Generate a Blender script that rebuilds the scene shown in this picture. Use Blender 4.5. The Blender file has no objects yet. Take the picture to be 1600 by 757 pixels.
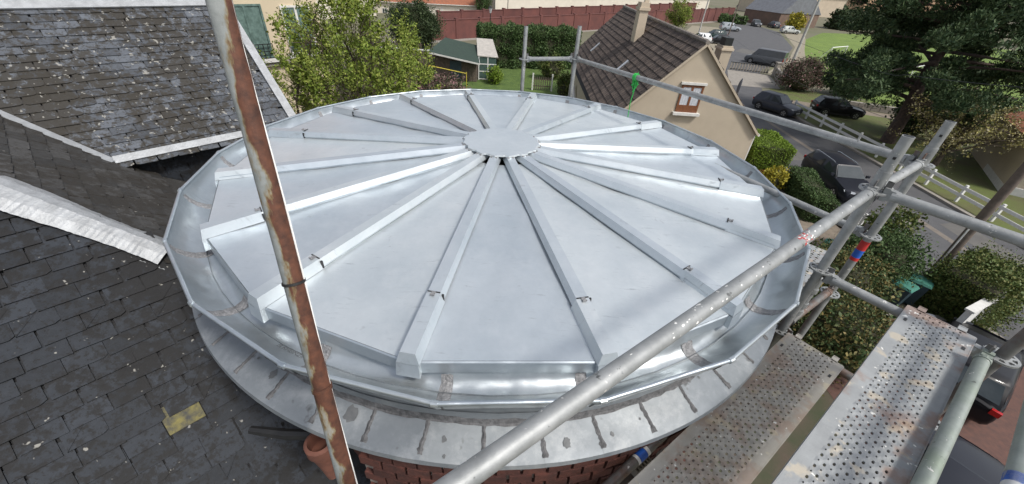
import bpy, math, random
import numpy as np
from mathutils import Vector, Matrix
R_ = math.radians
random.seed(7); rng = np.random.default_rng(11)
scn = bpy.context.scene
col = scn.collection

# ------------------------------------------------------------------ camera
CAM = np.array([.136, -2.966, 9.5]); FPX, PITCH, ROLL = 611.2, .615, .068
_s, _c = math.sin(PITCH), math.cos(PITCH); _cr, _sr = math.cos(ROLL), math.sin(ROLL)
cd = bpy.data.cameras.new('camera'); cam = bpy.data.objects.new('camera', cd); col.objects.link(cam)
cd.sensor_width = 36; cd.lens = 36 * FPX / 1600; cd.clip_start = .02; cd.clip_end = 2000
_r0 = Vector((1, 0, 0)); _d0 = Vector((0, -_s, -_c)); _f = Vector((0, _c, -_s))
_X = _cr * _r0 - _sr * _d0; _Y = -(_sr * _r0 + _cr * _d0); _Z = -_f
cam.matrix_world = Matrix(((_X.x, _Y.x, _Z.x, CAM[0]), (_X.y, _Y.y, _Z.y, CAM[1]), (_X.z, _Y.z, _Z.z, CAM[2]), (0, 0, 0, 1)))
scn.camera = cam

# ------------------------------------------------------------------ sky, sun, exposure
SUN_AZ, SUN_EL = 128, 52          # compass direction the light comes from (0 = +y, 90 = +x)
w = bpy.data.worlds.new('World'); scn.world = w; w.use_nodes = True
nt = w.node_tree; bg = nt.nodes['Background']
sky = nt.nodes.new('ShaderNodeTexSky'); sky.sky_type = 'NISHITA'; sky.sun_disc = False
sky.sun_elevation = R_(SUN_EL); sky.sun_rotation = R_(SUN_AZ)
sky.air_density = 1.0; sky.dust_density = 2.5; sky.ozone_density = 1.0
hs = nt.nodes.new('ShaderNodeHueSaturation'); hs.inputs['Saturation'].default_value = .42
nt.links.new(sky.outputs[0], hs.inputs['Color']); nt.links.new(hs.outputs[0], bg.inputs['Color'])
bg.inputs['Strength'].default_value = .125
sl = bpy.data.lights.new('sun', 'SUN'); sl.energy = 2.1; sl.angle = R_(9); sl.color = (1, .96, .9)
sun = bpy.data.objects.new('sun', sl); col.objects.link(sun)
_dir = Vector((math.sin(R_(SUN_AZ)) * math.cos(R_(SUN_EL)), math.cos(R_(SUN_AZ)) * math.cos(R_(SUN_EL)), math.sin(R_(SUN_EL))))
sun.rotation_euler = _dir.to_track_quat('Z', 'Y').to_euler(); sun.location = (0, 0, 60)
vs = scn.view_settings; vs.view_transform = 'Standard'; vs.look = 'None'; vs.gamma = 1; vs.exposure = .5; vs.use_curve_mapping = False

# ------------------------------------------------------------------ pixel -> place helpers
def ray(x, y):
    a, b = (x - 800) / FPX, (y - 378.5) / FPX
    u = _cr * a + _sr * b; v = -_sr * a + _cr * b
    return np.array([u, _c - v * _s, -_s - v * _c])
def zp(x, y, z=0.): r = ray(x, y); return CAM + r * ((z - CAM[2]) / r[2])
def G(x, y): q = zp(x, y, 0.); return float(q[0]), float(q[1])
def yp(x, y, Y): r = ray(x, y); return CAM + r * ((Y - CAM[1]) / r[1])
D = np.array([math.sin(R_(40)), math.cos(R_(40)), 0.]); E_ = np.array([D[1], -D[0], 0.])
def st(s, t, z): return E_ * s + D * t + np.array([0, 0, z])
def sp(x, y, s): r = ray(x, y); return CAM + r * ((s - E_ @ CAM) / (E_ @ r))

# ------------------------------------------------------------------ materials
def lk(n, a, b): n.links.new(a, b)
def newmat(name):
    m = bpy.data.materials.new(name); m.use_nodes = True
    return m, m.node_tree, m.node_tree.nodes['Principled BSDF']
def noise(n, scale, detail=6, vec=None, rough=.6):
    t = n.nodes.new('ShaderNodeTexNoise'); t.inputs['Scale'].default_value = scale; t.inputs['Detail'].default_value = detail
    t.inputs['Roughness'].default_value = rough
    if vec is None:
        g = n.nodes.new('ShaderNodeNewGeometry'); vec = g.outputs['Position']
    lk(n, vec, t.inputs['Vector']); return t.outputs['Fac']
def ramp(n, fac, stops):
    r = n.nodes.new('ShaderNodeValToRGB'); e = r.color_ramp.elements
    while len(e) < len(stops): e.new(.5)
    for i, (p, c) in enumerate(stops): e[i].position = p; e[i].color = (*c, 1) if len(c) == 3 else c
    lk(n, fac, r.inputs['Fac']); return r.outputs['Color']
def mix(n, f, a, b, mode='MIX'):
    m = n.nodes.new('ShaderNodeMix'); m.data_type = 'RGBA'; m.blend_type = mode
    for s_, v in ((m.inputs[0], f), (m.inputs[6], a), (m.inputs[7], b)):
        if hasattr(v, 'links') or hasattr(v, 'is_linked'): lk(n, v, s_)
        elif isinstance(v, (int, float)): s_.default_value = v
        else: s_.default_value = (*v, 1)
    return m.outputs[2]
def math_(n, op, a, b=None):
    m = n.nodes.new('ShaderNodeMath'); m.operation = op
    for i, v in enumerate((a, b)):
        if v is None: continue
        if isinstance(v, (int, float)): m.inputs[i].default_value = v
        else: lk(n, v, m.inputs[i])
    return m.outputs[0]
def bump(n, b, h, strength=.3, dist=.01):
    bn = n.nodes.new('ShaderNodeBump'); bn.inputs['Strength'].default_value = strength; bn.inputs['Distance'].default_value = dist
    lk(n, h, bn.inputs['Height']); lk(n, bn.outputs[0], b.inputs['Normal']); return bn
def rnd(n):
    g = n.nodes.new('ShaderNodeNewGeometry'); o = n.nodes.new('ShaderNodeObjectInfo')
    s_ = math_(n, 'ADD', g.outputs['Random Per Island'], o.outputs['Random']); return math_(n, 'FRACT', s_)
def pm(name, c1, c2=None, scale=6, rough=.7, metal=0, bmp=0, bscale=None, lo=.35, hi=.65, island=None, spec=.5, bdist=.01):
    m, n, b = newmat(name)
    cc = c2 or tuple(x * .75 for x in c1)
    c = ramp(n, noise(n, scale), [(lo, c1), (hi, cc)])
    if island: c = mix(n, rnd(n), c, mix(n, 1., c, island, 'MULTIPLY'))
    lk(n, c, b.inputs['Base Color'])
    b.inputs['Roughness'].default_value = rough; b.inputs['Metallic'].default_value = metal
    b.inputs['Specular IOR Level'].default_value = spec
    if bmp: bump(n, b, noise(n, bscale or scale * 4), bmp, bdist)
    return m
M = {}
def zinc(name, c1, c2, r0, r1, metal=.9, wav=.25, spots=0):
    m, n, b = newmat(name)
    g = n.nodes.new('ShaderNodeNewGeometry'); P_ = g.outputs['Position']
    a = noise(n, 2.2, 5, P_); f = noise(n, 38, 4, P_); st_ = noise(n, 9, 3, P_)
    c = ramp(n, a, [(.3, c1), (.7, c2)])
    c = mix(n, .07, c, ramp(n, f, [(.3, (.45, .47, .48)), (.7, (.85, .87, .9))]))
    c = mix(n, math_(n, 'MULTIPLY', ramp(n, noise(n, 6.5, 7, P_, .75), [(.5, (0, 0, 0)), (.66, (1, 1, 1))]), .35), c, (.75, .775, .79) if not spots else (.5, .51, .52))
    if spots: c = mix(n, ramp(n, noise(n, 11, 3, P_), [(.66, (0, 0, 0)), (.74, (1, 1, 1))]), c, (.13, .135, .14)); 
    c = mix(n, .55, c, mix(n, 1., c, ramp(n, rnd(n), [(0, (.66, .70, .75)), (1, (1, 1, .98))]), 'MULTIPLY'))
    lk(n, c, b.inputs['Base Color']); b.inputs['Metallic'].default_value = metal
    if not spots:                                   # scuffs, chalky smears and handling marks
        mp = n.nodes.new('ShaderNodeMapping'); mp.inputs['Scale'].default_value = (3, 26, 3); mp.inputs['Rotation'].default_value = (0, 0, .7); lk(n, P_, mp.inputs['Vector'])
        sc = ramp(n, noise(n, 2.2, 6, mp.outputs[0], .7), [(.56, (0, 0, 0)), (.66, (1, 1, 1))])
        sc2 = ramp(n, noise(n, 4.5, 6, P_, .7), [(.5, (0, 0, 0)), (.62, (1, 1, 1))])
        c = mix(n, math_(n, 'MULTIPLY', math_(n, 'MULTIPLY', sc, sc2), .85), c, (.38, .415, .44))
        dr = ramp(n, noise(n, 8, 3, P_), [(.70, (0, 0, 0)), (.73, (1, 1, 1))]); c = mix(n, math_(n, 'MULTIPLY', dr, .3), c, (.33, .35, .37))
        lk(n, c, b.inputs['Base Color'])
    lk(n, math_(n, 'ADD', math_(n, 'MULTIPLY', st_, r1 - r0), r0), b.inputs['Roughness'])
    h = math_(n, 'ADD', math_(n, 'MULTIPLY', noise(n, 3.2, 2, P_), 1.5), math_(n, 'MULTIPLY', f, .03))
    bump(n, b, h, wav, .03); return m
M['zinc'] = zinc('zinc_new', (.56, .615, .65), (.70, .74, .76), .33, .5, .6)
M['zincg'] = zinc('zinc_gutter', (.49, .54, .57), (.61, .65, .67), .26, .42, .75, .6)
M['zinco'] = zinc('zinc_weathered', (.19, .21, .23), (.26, .28, .295), .45, .65, .4, .3, 1)
M['solder'] = pm('solder_seam', (.20, .20, .205), (.36, .36, .37), 60, .6, .4, .8, 90)
M['seal'] = pm('dark_sealant', (.07, .07, .073), (.15, .15, .155), 40, .75, 0, .6, 70)
def galv(name, base, dark, spots=True, rust=0., green=0.):
    m, n, b = newmat(name)
    g = n.nodes.new('ShaderNodeNewGeometry'); P_ = g.outputs['Position']
    c = ramp(n, noise(n, 14, 6, P_), [(.35, base), (.68, dark)])
    if green: c = mix(n, math_(n, 'MULTIPLY', ramp(n, noise(n, 5, 4, P_), [(.4, (0, 0, 0)), (.65, (1, 1, 1))]), green), c, (.22, .27, .2))
    if rust: c = mix(n, math_(n, 'MULTIPLY', ramp(n, noise(n, 7, 6, P_), [(.5, (0, 0, 0)), (.62, (1, 1, 1))]), rust), c, (.19, .085, .045))
    if spots:
        c = mix(n, ramp(n, noise(n, 33, 3, P_), [(.68, (0, 0, 0)), (.70, (1, 1, 1))]), c, (.6, .595, .57))
        c = mix(n, ramp(n, noise(n, 26, 4, P_), [(.66, (0, 0, 0)), (.72, (1, 1, 1))]), c, tuple(x * .4 for x in dark))
    lk(n, c, b.inputs['Base Color']); b.inputs['Metallic'].default_value = .45; b.inputs['Roughness'].default_value = .55
    bump(n, b, noise(n, 60, 4, P_), .25, .004); return m
M['galv'] = galv('galvanised_tube', (.36, .37, .37), (.24, .25, .25))
M['galvd'] = galv('galvanised_tube_dark', (.20, .20, .195), (.13, .125, .12), True, .5)
M['galvg'] = galv('galvanised_tube_greenish', (.30, .33, .31), (.22, .25, .23), True, 0, .6)
M['deck'] = galv('galvanised_deck', (.50, .51, .51), (.40, .41, .41), True, .0)
def deckmat(name, base, dark, rustamt, cream):
    m, n, b = newmat(name); g = n.nodes.new('ShaderNodeNewGeometry'); P_ = g.outputs['Position']
    c = ramp(n, noise(n, 9, 6, P_), [(.35, base), (.68, dark)])
    c = mix(n, ramp(n, noise(n, 12, 4, P_, .5), [(.58, (0, 0, 0)), (.64, (1, 1, 1))]), c, cream)
    c = mix(n, math_(n, 'MULTIPLY', ramp(n, noise(n, 4.2, 6, P_), [(.52, (0, 0, 0)), (.6, (1, 1, 1))]), rustamt), c, (.26, .12, .06))
    c = mix(n, ramp(n, noise(n, 30, 3, P_), [(.67, (0, 0, 0)), (.7, (1, 1, 1))]), c, (.75, .74, .7))
    lk(n, c, b.inputs['Base Color']); b.inputs['Metallic'].default_value = .3; b.inputs['Roughness'].default_value = .6
    bump(n, b, noise(n, 70, 3, P_), .3, .003); return m
M['deckg'] = deckmat('scaffold_deck_grey', (.35, .365, .37), (.27, .28, .285), .5, (.46, .42, .35))
M['deckb'] = deckmat('scaffold_deck_brown', (.40, .38, .345), (.32, .30, .26), .35, (.46, .42, .33))
def rustpole():
    m, n, b = newmat('rusty_pole'); tc = n.nodes.new('ShaderNodeTexCoord'); o = tc.outputs['Object']
    sx = n.nodes.new('ShaderNodeSeparateXYZ'); lk(n, o, sx.inputs[0])
    mp = n.nodes.new('ShaderNodeMapping'); mp.inputs['Scale'].default_value = (1, 1, .35); lk(n, o, mp.inputs['Vector'])
    e = math_(n, 'ADD', math_(n, 'MULTIPLY', sx.outputs['X'], 16), math_(n, 'MULTIPLY', math_(n, 'SUBTRACT', noise(n, 16, 5, mp.outputs[0]), .5), 2.1))
    e = math_(n, 'ADD', e, .62)
    ru = ramp(n, noise(n, 40, 6, o), [(.3, (.04, .016, .010)), (.7, (.125, .046, .024))])
    wh = ramp(n, noise(n, 25, 5, o), [(.35, (.26, .275, .27)), (.7, (.17, .185, .18))])
    edge = ramp(n, e, [(.30, (1, 1, 1)), (.46, (.75, .5, .2)), (.56, (1, 1, 1))])
    c = mix(n, ramp(n, e, [(.42, (0, 0, 0)), (.5, (1, 1, 1))]), mix(n, 1., wh, edge, 'MULTIPLY'), ru)
    lk(n, c, b.inputs['Base Color']); b.inputs['Roughness'].default_value = .75; bump(n, b, noise(n, 90, 5, o), .35, .004); return m
M['rust'] = rustpole()
def slate(name, base, moss, mossamt, lichen=.66):
    m, n, b = newmat(name); g = n.nodes.new('ShaderNodeNewGeometry'); P_ = g.outputs['Position']
    c = mix(n, rnd(n), tuple(x * .42 for x in base), tuple(x * 1.5 for x in base))
    c = mix(n, .35, c, ramp(n, noise(n, 24, 6, P_), [(.3, tuple(x * .5 for x in base)), (.7, tuple(x * 1.5 for x in base))]))
    big = noise(n, 1.6, 3, P_); fine = noise(n, 15, 7, P_, .7)
    mo = math_(n, 'ADD', math_(n, 'MULTIPLY', big, .5), math_(n, 'MULTIPLY', fine, .7))
    c = mix(n, math_(n, 'MULTIPLY', ramp(n, mo, [(mossamt, (0, 0, 0)), (mossamt + .07, (1, 1, 1))]), .85), c, moss)
    c = mix(n, math_(n, 'MULTIPLY', ramp(n, noise(n, 42, 4, P_, .6), [(.56, (0, 0, 0)), (.63, (1, 1, 1))]), .75), c, moss)
    li = ramp(n, noise(n, 17, 2, P_), [(lichen, (0, 0, 0)), (lichen + .03, (1, 1, 1))])
    c = mix(n, math_(n, 'MULTIPLY', li, .7), c, (.33, .32, .29))
    lk(n, c, b.inputs['Base Color']); b.inputs['Roughness'].default_value = .68; b.inputs['Specular IOR Level'].default_value = .35
    bump(n, b, fine, .6, .006); return m
M['slate_c'] = slate('slate_dark', (.02, .024, .031), (.0075, .007, .007), .57, .70)
M['slate_a'] = slate('slate_grey_mossy', (.082, .091, .106), (.03, .025, .017), .55, .655)
M['slate_b'] = slate('slate_weathered', (.055, .054, .053), (.032, .028, .023), .55, .72)
M['slate_y'] = pm('slate_yellow_lichen', (.19, .165, .055), (.055, .055, .05), 16, .8, 0, .5)
M['under'] = pm('roof_underlay', (.018, .018, .02), None, 4, .9)
M['lead'] = pm('white_flashing', (.40, .415, .43), (.30, .31, .32), 11, .5, .3, .5, 60)
M['brick'] = pm('red_brick', (.125, .042, .030), (.072, .029, .024), 16, .85, 0, .6, 70, island=(.62, .6, .62))
M['mortar'] = pm('mortar', (.30, .27, .24), (.2, .18, .16), 30, .9, 0, .5, 90)
M['terracotta'] = pm('terracotta', (.22, .09, .06), (.15, .065, .048), 12, .8, 0, .3)
M['black'] = pm('black_plastic_and_shade', (.012, .012, .013), (.02, .02, .02), 8, .5)  # also on small parts whose black stands in for shade
M['cream'] = pm('cream_render', (.57, .48, .34), (.52, .435, .31), 1.2, .9, 0, .25, 60)
M['beige'] = pm('beige_render', (.475, .405, .31), (.425, .36, .275), .9, .9, 0, .25, 50)
M['beige2'] = pm('pale_beige_render', (.56, .47, .36), (.5, .42, .32), .9, .9, 0, .2, 50)
M['peach'] = pm('peach_render', (.60, .40, .25), (.55, .36, .23), .5, .9)
M['whitew'] = pm('white_render', (.66, .61, .52), (.6, .55, .47), .6, .9)
M['trim'] = pm('pale_trim', (.66, .65, .62), (.56, .55, .52), 5, .7)
M['whitep'] = pm('white_paint', (.78, .78, .76), (.66, .66, .64), 7, .5)
M['tile'] = pm('brown_roof_tile', (.145, .112, .092), (.08, .062, .054), 2.2, .85, 0, .3, 40, island=(.5, .5, .52))
M['tilel'] = pm('lichen_roof_tile', (.24, .215, .19), (.12, .1, .085), 5, .85, 0, .3, 40)
M['orange'] = pm('orange_roof_tile', (.36, .13, .065), (.25, .10, .06), 2, .85, 0, .4, 12, island=(.75, .75, .75))
M['greyroof'] = pm('grey_slate_roof_far', (.17, .18, .20), (.13, .135, .15), 1.5, .7, 0, .3, 10)
M['brownbrick'] = pm('brown_brick_far', (.19, .125, .095), (.14, .10, .08), 1.2, .9, 0, .4, 12)
M['wallbrick'] = pm('red_brick_wall_far', (.165, .06, .05), (.12, .047, .042), .7, .9, 0, .4, 14, island=(.8, .8, .8))
M['wood'] = pm('weathered_wood', (.15, .115, .09), (.08, .063, .05), 8, .85, 0, .4)
M['woodb'] = pm('brown_varnished_wood', (.20, .075, .03), (.14, .05, .02), 12, .5)
M['felt'] = pm('green_roof_felt', (.035, .06, .045), (.025, .042, .034), 6, .95, 0, .3)
M['poly'] = pm('pale_corrugated_sheet', (.46, .43, .39), (.36, .34, .31), 3, .6)
M['glass'] = pm('dark_glass', (.03, .04, .045), (.05, .06, .065), 2, .07, 0)
M['glassg'] = pm('greenish_window_glass', (.05, .09, .085), (.08, .12, .11), 3, .08, 0)
M['curtain'] = pm('net_curtain', (.55, .57, .6), (.42, .44, .48), 14, .9)
M['curtg'] = pm('green_curtain', (.13, .20, .18), (.07, .115, .10), 8, .9)
M['iron'] = pm('dark_iron', (.03, .033, .033), None, 8, .5, .5)
M['asphalt'] = pm('asphalt', (.098, .098, .102), (.078, .078, .082), 1.1, .9, 0, .5, 80)
M['asphold'] = pm('patched_asphalt', (.13, .125, .115), (.105, .10, .095), 1.6, .9, 0, .4, 60)
M['strip'] = pm('concrete_channel', (.19, .165, .14), (.15, .13, .11), 3, .9)
M['gravel'] = pm('gravel', (.30, .26, .19), (.22, .20, .15), 1.8, .95, 0, .6, 30)
M['concrete'] = pm('concrete', (.30, .275, .24), (.23, .21, .185), 2.5, .9, 0, .3, 40)
M['patio'] = pm('sandy_patio', (.24, .20, .155), (.17, .14, .11), 3, .9, 0, .3, 30)
M['pavered'] = pm('red_brown_paving', (.13, .065, .05), (.09, .05, .042), 6, .9, 0, .4, 30)
M['grass'] = pm('grass', (.10, .155, .032), (.06, .105, .022), 1.4, .95, 0, .8, 40, bdist=.05)
M['grassb'] = pm('bright_grass', (.155, .225, .04), (.11, .17, .032), .35, .95, 0, .8, 30, bdist=.05)
M['grassd'] = pm('mossy_grass', (.115, .15, .036), (.11, .105, .045), .7, .95, 0, .8, 40, bdist=.05)
M['soil'] = pm('garden_soil', (.09, .07, .05), (.05, .06, .03), 1.3, .95, 0, .6, 30)
M['ground'] = pm('ground_far', (.12, .125, .07), (.16, .14, .10), .06, .95)
M['bark'] = pm('bark', (.13, .10, .075), (.07, .055, .045), 9, .95, 0, .7, 40)
M['barkp'] = pm('pine_bark', (.12, .085, .07), (.065, .05, .045), 7, .95, 0, .8, 30)
M['green'] = pm('green_twine', (.03, .45, .08), (.02, .33, .05), 20, .6)
M['binlid'] = pm('green_bin_lid', (.06, .22, .17), (.05, .17, .13), 8, .5)
M['binbody'] = pm('dark_bin_body', (.04, .07, .085), None, 8, .5)
M['plastic'] = pm('white_plastic_bag', (.62, .63, .63), (.45, .46, .47), 10, .5)
M['polew'] = pm('timber_pole', (.17, .135, .11), (.11, .09, .075), 6, .9, 0, .5, 60)
M['polec'] = pm('concrete_pole', (.42, .41, .39), (.33, .32, .31), 4, .85)
M['red'] = pm('red_tape', (.55, .03, .03), (.45, .03, .03), 12, .5)
M['blue'] = pm('blue_tape', (.02, .13, .55), (.02, .10, .45), 12, .5)
M['yellow'] = pm('yellow_paint', (.55, .45, .05), (.45, .36, .05), 8, .6)
M['ink'] = pm('grey_ink', (.16, .17, .18), None, 40, .7)
M['stain'] = pm('dark_stain', (.10, .105, .11), (.15, .155, .16), 30, .6, .2)
M['tyre'] = pm('tyre', (.015, .015, .016), None, 8, .85)
M['rim'] = pm('alloy_rim', (.5, .5, .51), None, 8, .3, .8)
M['lamp'] = pm('headlight_glass', (.6, .62, .64), (.45, .47, .5), 30, .1, .3)
M['rearl'] = pm('rear_light', (.45, .015, .015), (.3, .01, .01), 30, .2)
M['plate'] = pm('number_plate', (.65, .65, .62), None, 10, .5)
M['chrome'] = pm('bright_trim', (.6, .61, .62), None, 10, .2, .9)
def paint(name, c, metal=.3):
    m, n, b = newmat(name); lk(n, ramp(n, noise(n, 2.5, 3), [(.3, c), (.7, tuple(x * .88 for x in c))]), b.inputs['Base Color'])
    b.inputs['Roughness'].default_value = .42; b.inputs['Metallic'].default_value = 0; b.inputs['Specular IOR Level'].default_value = .2; b.inputs['Coat Weight'].default_value = .25; b.inputs['Coat Roughness'].default_value = .05
    return m
for k, c in dict(pblack=(.008, .008, .01), pdark=(.02, .022, .03), pgrey=(.10, .105, .115), psilver=(.34, .37, .40), pwhite=(.72, .73, .73), pgreen=(.01, .03, .03), pbluegrey=(.05, .055, .07), psil2=(.5, .52, .5)).items(): M[k] = paint('car_paint_' + k[1:], c)
def leafm(name, a, b_, c_, tr=.0):
    m, n, b = newmat(name)
    c = ramp(n, rnd(n), [(0, a), (.5, b_), (1, c_)])
    lk(n, c, b.inputs['Base Color']); b.inputs['Roughness'].default_value = .6; b.inputs['Specular IOR Level'].default_value = .25
    return m
M['l_bud'] = leafm('young_leaves', (.085, .135, .016), (.16, .215, .032), (.275, .305, .07))
M['l_dark'] = leafm('dark_conifer_leaves', (.018, .035, .014), (.035, .055, .02), (.055, .075, .03))
M['l_hedge'] = leafm('hedge_leaves', (.03, .065, .02), (.06, .10, .03), (.09, .14, .05))
M['l_box'] = leafm('bright_hedge_leaves', (.09, .15, .015), (.14, .22, .02), (.20, .27, .04))
M['l_pine'] = leafm('pine_needles', (.022, .05, .02), (.05, .086, .034), (.10, .14, .06))
M['l_yel'] = leafm('yellow_shrub_leaves', (.25, .22, .02), (.36, .30, .03), (.20, .20, .03))
M['l_olive'] = leafm('olive_shrub_leaves', (.05, .085, .02), (.085, .115, .028), (.15, .15, .045))
M['l_tip'] = leafm('ochre_tipped_leaves', (.035, .065, .02), (.065, .09, .03), (.22, .165, .06))
M['l_blos'] = leafm('blossom_leaves', (.34, .28, .10), (.28, .27, .08), (.55, .48, .33))
M['l_pink'] = leafm('pink_shrub_leaves', (.05, .07, .03), (.09, .08, .05), (.30, .16, .17))
M['l_red'] = leafm('red_flower_leaves', (.35, .04, .02), (.07, .09, .03), (.35, .12, .02))
M['l_core'] = pm('dark_core', (.03, .035, .015), (.045, .04, .022), 6, .95)  # dark fill of solid cores, stands in for the dim inside of foliage

# ------------------------------------------------------------------ mesh builder
class MB:
    def __init__(s): s.v = []; s.f = []
    def add(s, vs, fs):
        o = len(s.v); s.v += [tuple(float(c) for c in v) for v in vs]; s.f += [tuple(i + o for i in f) for f in fs]; return s
    def quad(s, a, b, c, d): return s.add([a, b, c, d], [(0, 1, 2, 3)])
    def box(s, x0, x1, y0, y1, z0, z1):
        return s.add([(x0, y0, z0), (x1, y0, z0), (x1, y1, z0), (x0, y1, z0), (x0, y0, z1), (x1, y0, z1), (x1, y1, z1), (x0, y1, z1)],
                     [(0, 3, 2, 1), (4, 5, 6, 7), (0, 1, 5, 4), (1, 2, 6, 5), (2, 3, 7, 6), (3, 0, 4, 7)])
    def obox(s, c, ax, ay, az, hx, hy, hz):
        c = np.array(c, float); ax, ay, az = [np.array(a, float) for a in (ax, ay, az)]
        vs = [c + ax * hx * i + ay * hy * j + az * hz * k for k in (-1, 1) for j in (-1, 1) for i in (-1, 1)]
        return s.add(vs, [(0, 2, 3, 1), (4, 5, 7, 6), (0, 1, 5, 4), (1, 3, 7, 5), (3, 2, 6, 7), (2, 0, 4, 6)])
    def bar(s, a, b, w_, h_, up=(0, 0, 1)):
        a = np.array(a, float); b = np.array(b, float); x = b - a; L = np.linalg.norm(x); x /= L
        y = np.cross(up, x); y /= np.linalg.norm(y); z = np.cross(x, y)
        return s.obox((a + b) / 2, x, y, z, L / 2, w_ / 2, h_ / 2)
    def prism(s, poly, z0, z1):
        n = len(poly)
        return s.add([(x, y, z0) for x, y in poly] + [(x, y, z1) for x, y in poly],
                     [tuple(range(n - 1, -1, -1)), tuple(range(n, 2 * n))] + [(i, (i + 1) % n, n + (i + 1) % n, n + i) for i in range(n)])
    def tube(s, pts, r, n=10, cap=True):
        pts = [np.array(p, float) for p in pts]; rs = r if hasattr(r, '__len__') else [r] * len(pts); o = len(s.v); x = None
        for i, p in enumerate(pts):
            t = pts[min(i + 1, len(pts) - 1)] - pts[max(i - 1, 0)]; t /= max(np.linalg.norm(t), 1e-9)
            if x is None: x = np.cross(t, (0, 0, 1) if abs(t[2]) < .9 else (1, 0, 0))
            x = x - t * (x @ t); x /= np.linalg.norm(x); y = np.cross(t, x)
            for k in range(n):
                a = 2 * math.pi * k / n; q = p + rs[i] * (math.cos(a) * x + math.sin(a) * y); s.v.append(tuple(map(float, q)))
        for i in range(len(pts) - 1):
            for k in range(n):
                k2 = (k + 1) % n; s.f.append((o + i * n + k, o + i * n + k2, o + (i + 1) * n + k2, o + (i + 1) * n + k))
        if cap:
            s.f.append(tuple(o + k for k in range(n - 1, -1, -1))); e = o + (len(pts) - 1) * n; s.f.append(tuple(e + k for k in range(n)))
        return s
    def lathe(s, prof, n=24, c=(0, 0, 0), cap=True):
        o = len(s.v)
        for r, z in prof:
            for k in range(n):
                a = 2 * math.pi * k / n; s.v.append((c[0] + r * math.cos(a), c[1] + r * math.sin(a), c[2] + z))
        for i in range(len(prof) - 1):
            for k in range(n):
                k2 = (k + 1) % n; s.f.append((o + i * n + k, o + i * n + k2, o + (i + 1) * n + k2, o + (i + 1) * n + k))
        if cap:
            s.f.append(tuple(o + k for k in range(n - 1, -1, -1))); e = o + (len(prof) - 1) * n; s.f.append(tuple(e + k for k in range(n)))
        return s
    def mesh(s, name): me = bpy.data.meshes.new(name); me.from_pydata(s.v, [], s.f); me.update(); return me
    def build(s, name, m, parent=None, smooth=False, loc=None):
        me = s.mesh(name); me.materials.append(M[m] if isinstance(m, str) else m)
        if smooth: smooth_by_angle(me, smooth if smooth is not True else 40)
        o = bpy.data.objects.new(name, me); col.objects.link(o)
        if parent is not None: o.parent = parent
        if loc is not None: o.location = loc
        return o
def smooth_by_angle(me, deg):
    me.shade_smooth()
    try: me.set_sharp_from_angle(angle=R_(deg))
    except Exception: pass
def tag(o, label, cat, group=None, kind=None):
    o['label'] = label; o['category'] = cat
    if group: o['group'] = group
    if kind: o['kind'] = kind
    return o
def struct(o): o['kind'] = 'structure'; return o
def thing(name, label, cat, loc=(0, 0, 0), rz=0, group=None):
    o = bpy.data.objects.new(name, None); col.objects.link(o); o.location = [float(c) for c in loc]; o.rotation_euler = (0, 0, rz); o.empty_display_size = .2
    return tag(o, label, cat, group)
def copy_tree(o, parent=None):
    c = o.copy(); col.objects.link(c); c.parent = parent
    for ch in o.children: copy_tree(ch, c)
    return c
def inst(name, me, parent, mat4):
    o = bpy.data.objects.new(name, me); col.objects.link(o); o.parent = parent; o.matrix_local = mat4; return o
def basis(x, y, z, p):
    return Matrix(((x[0], y[0], z[0], p[0]), (x[1], y[1], z[1], p[1]), (x[2], y[2], z[2], p[2]), (0, 0, 0, 1)))
def np_quads(name, V, m, parent=None):      # V: (n,4,3) array of quads as one mesh
    n = len(V); me = bpy.data.meshes.new(name); me.vertices.add(n * 4); me.vertices.foreach_set('co', V.reshape(-1).astype(np.float32))
    me.loops.add(n * 4); me.loops.foreach_set('vertex_index', np.arange(n * 4, dtype=np.int32))
    me.polygons.add(n); me.polygons.foreach_set('loop_start', np.arange(0, n * 4, 4, dtype=np.int32))
    me.update(calc_edges=True); me.validate(); me.materials.append(M[m]); o = bpy.data.objects.new(name, me); col.objects.link(o)
    if parent is not None: o.parent = parent
    return o
def leaves(P, size, asp=1.6, bias=None):    # leaf quads (pointed) at points P
    n = len(P); a = rng.normal(size=(n, 3))
    if bias is not None: a = a * .8 + np.array(bias)
    a /= np.linalg.norm(a, axis=1, keepdims=True); b = np.cross(a, rng.normal(size=(n, 3))); b /= np.linalg.norm(b, axis=1, keepdims=True)
    s_ = size * rng.uniform(.45, 1.55, (n, 1)) * (1 + .25 * np.sin(P[:, :1] * 3.1 + P[:, 2:3] * 2.3)); L = a * s_ * asp; W = b * s_ * .5
    return np.stack([P, P + L * .5 + W, P + L, P + L * .5 - W], 1)
def gauss_clumps(centres, n, sig):
    i = rng.integers(0, len(centres), n); return centres[i] + rng.normal(size=(n, 3)) * np.array(sig)
def in_ellipsoid(n, c, r, shell=0.):
    v = rng.normal(size=(n, 3)); v /= np.linalg.norm(v, axis=1, keepdims=True); u = rng.uniform(shell ** 3, 1, (n, 1)) ** (1 / 3)
    return np.array(c) + v * u * np.array(r)

def wb(mb, name, m, T, smooth=False):      # world-coordinate mesh as a part of thing T (Empty without rotation)
    return mb.build(name, m, T, smooth, loc=(-T.location.x, -T.location.y, -T.location.z))
def wsub(mb, name, m, part, smooth=False): return mb.build(name, m, part, smooth)

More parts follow.
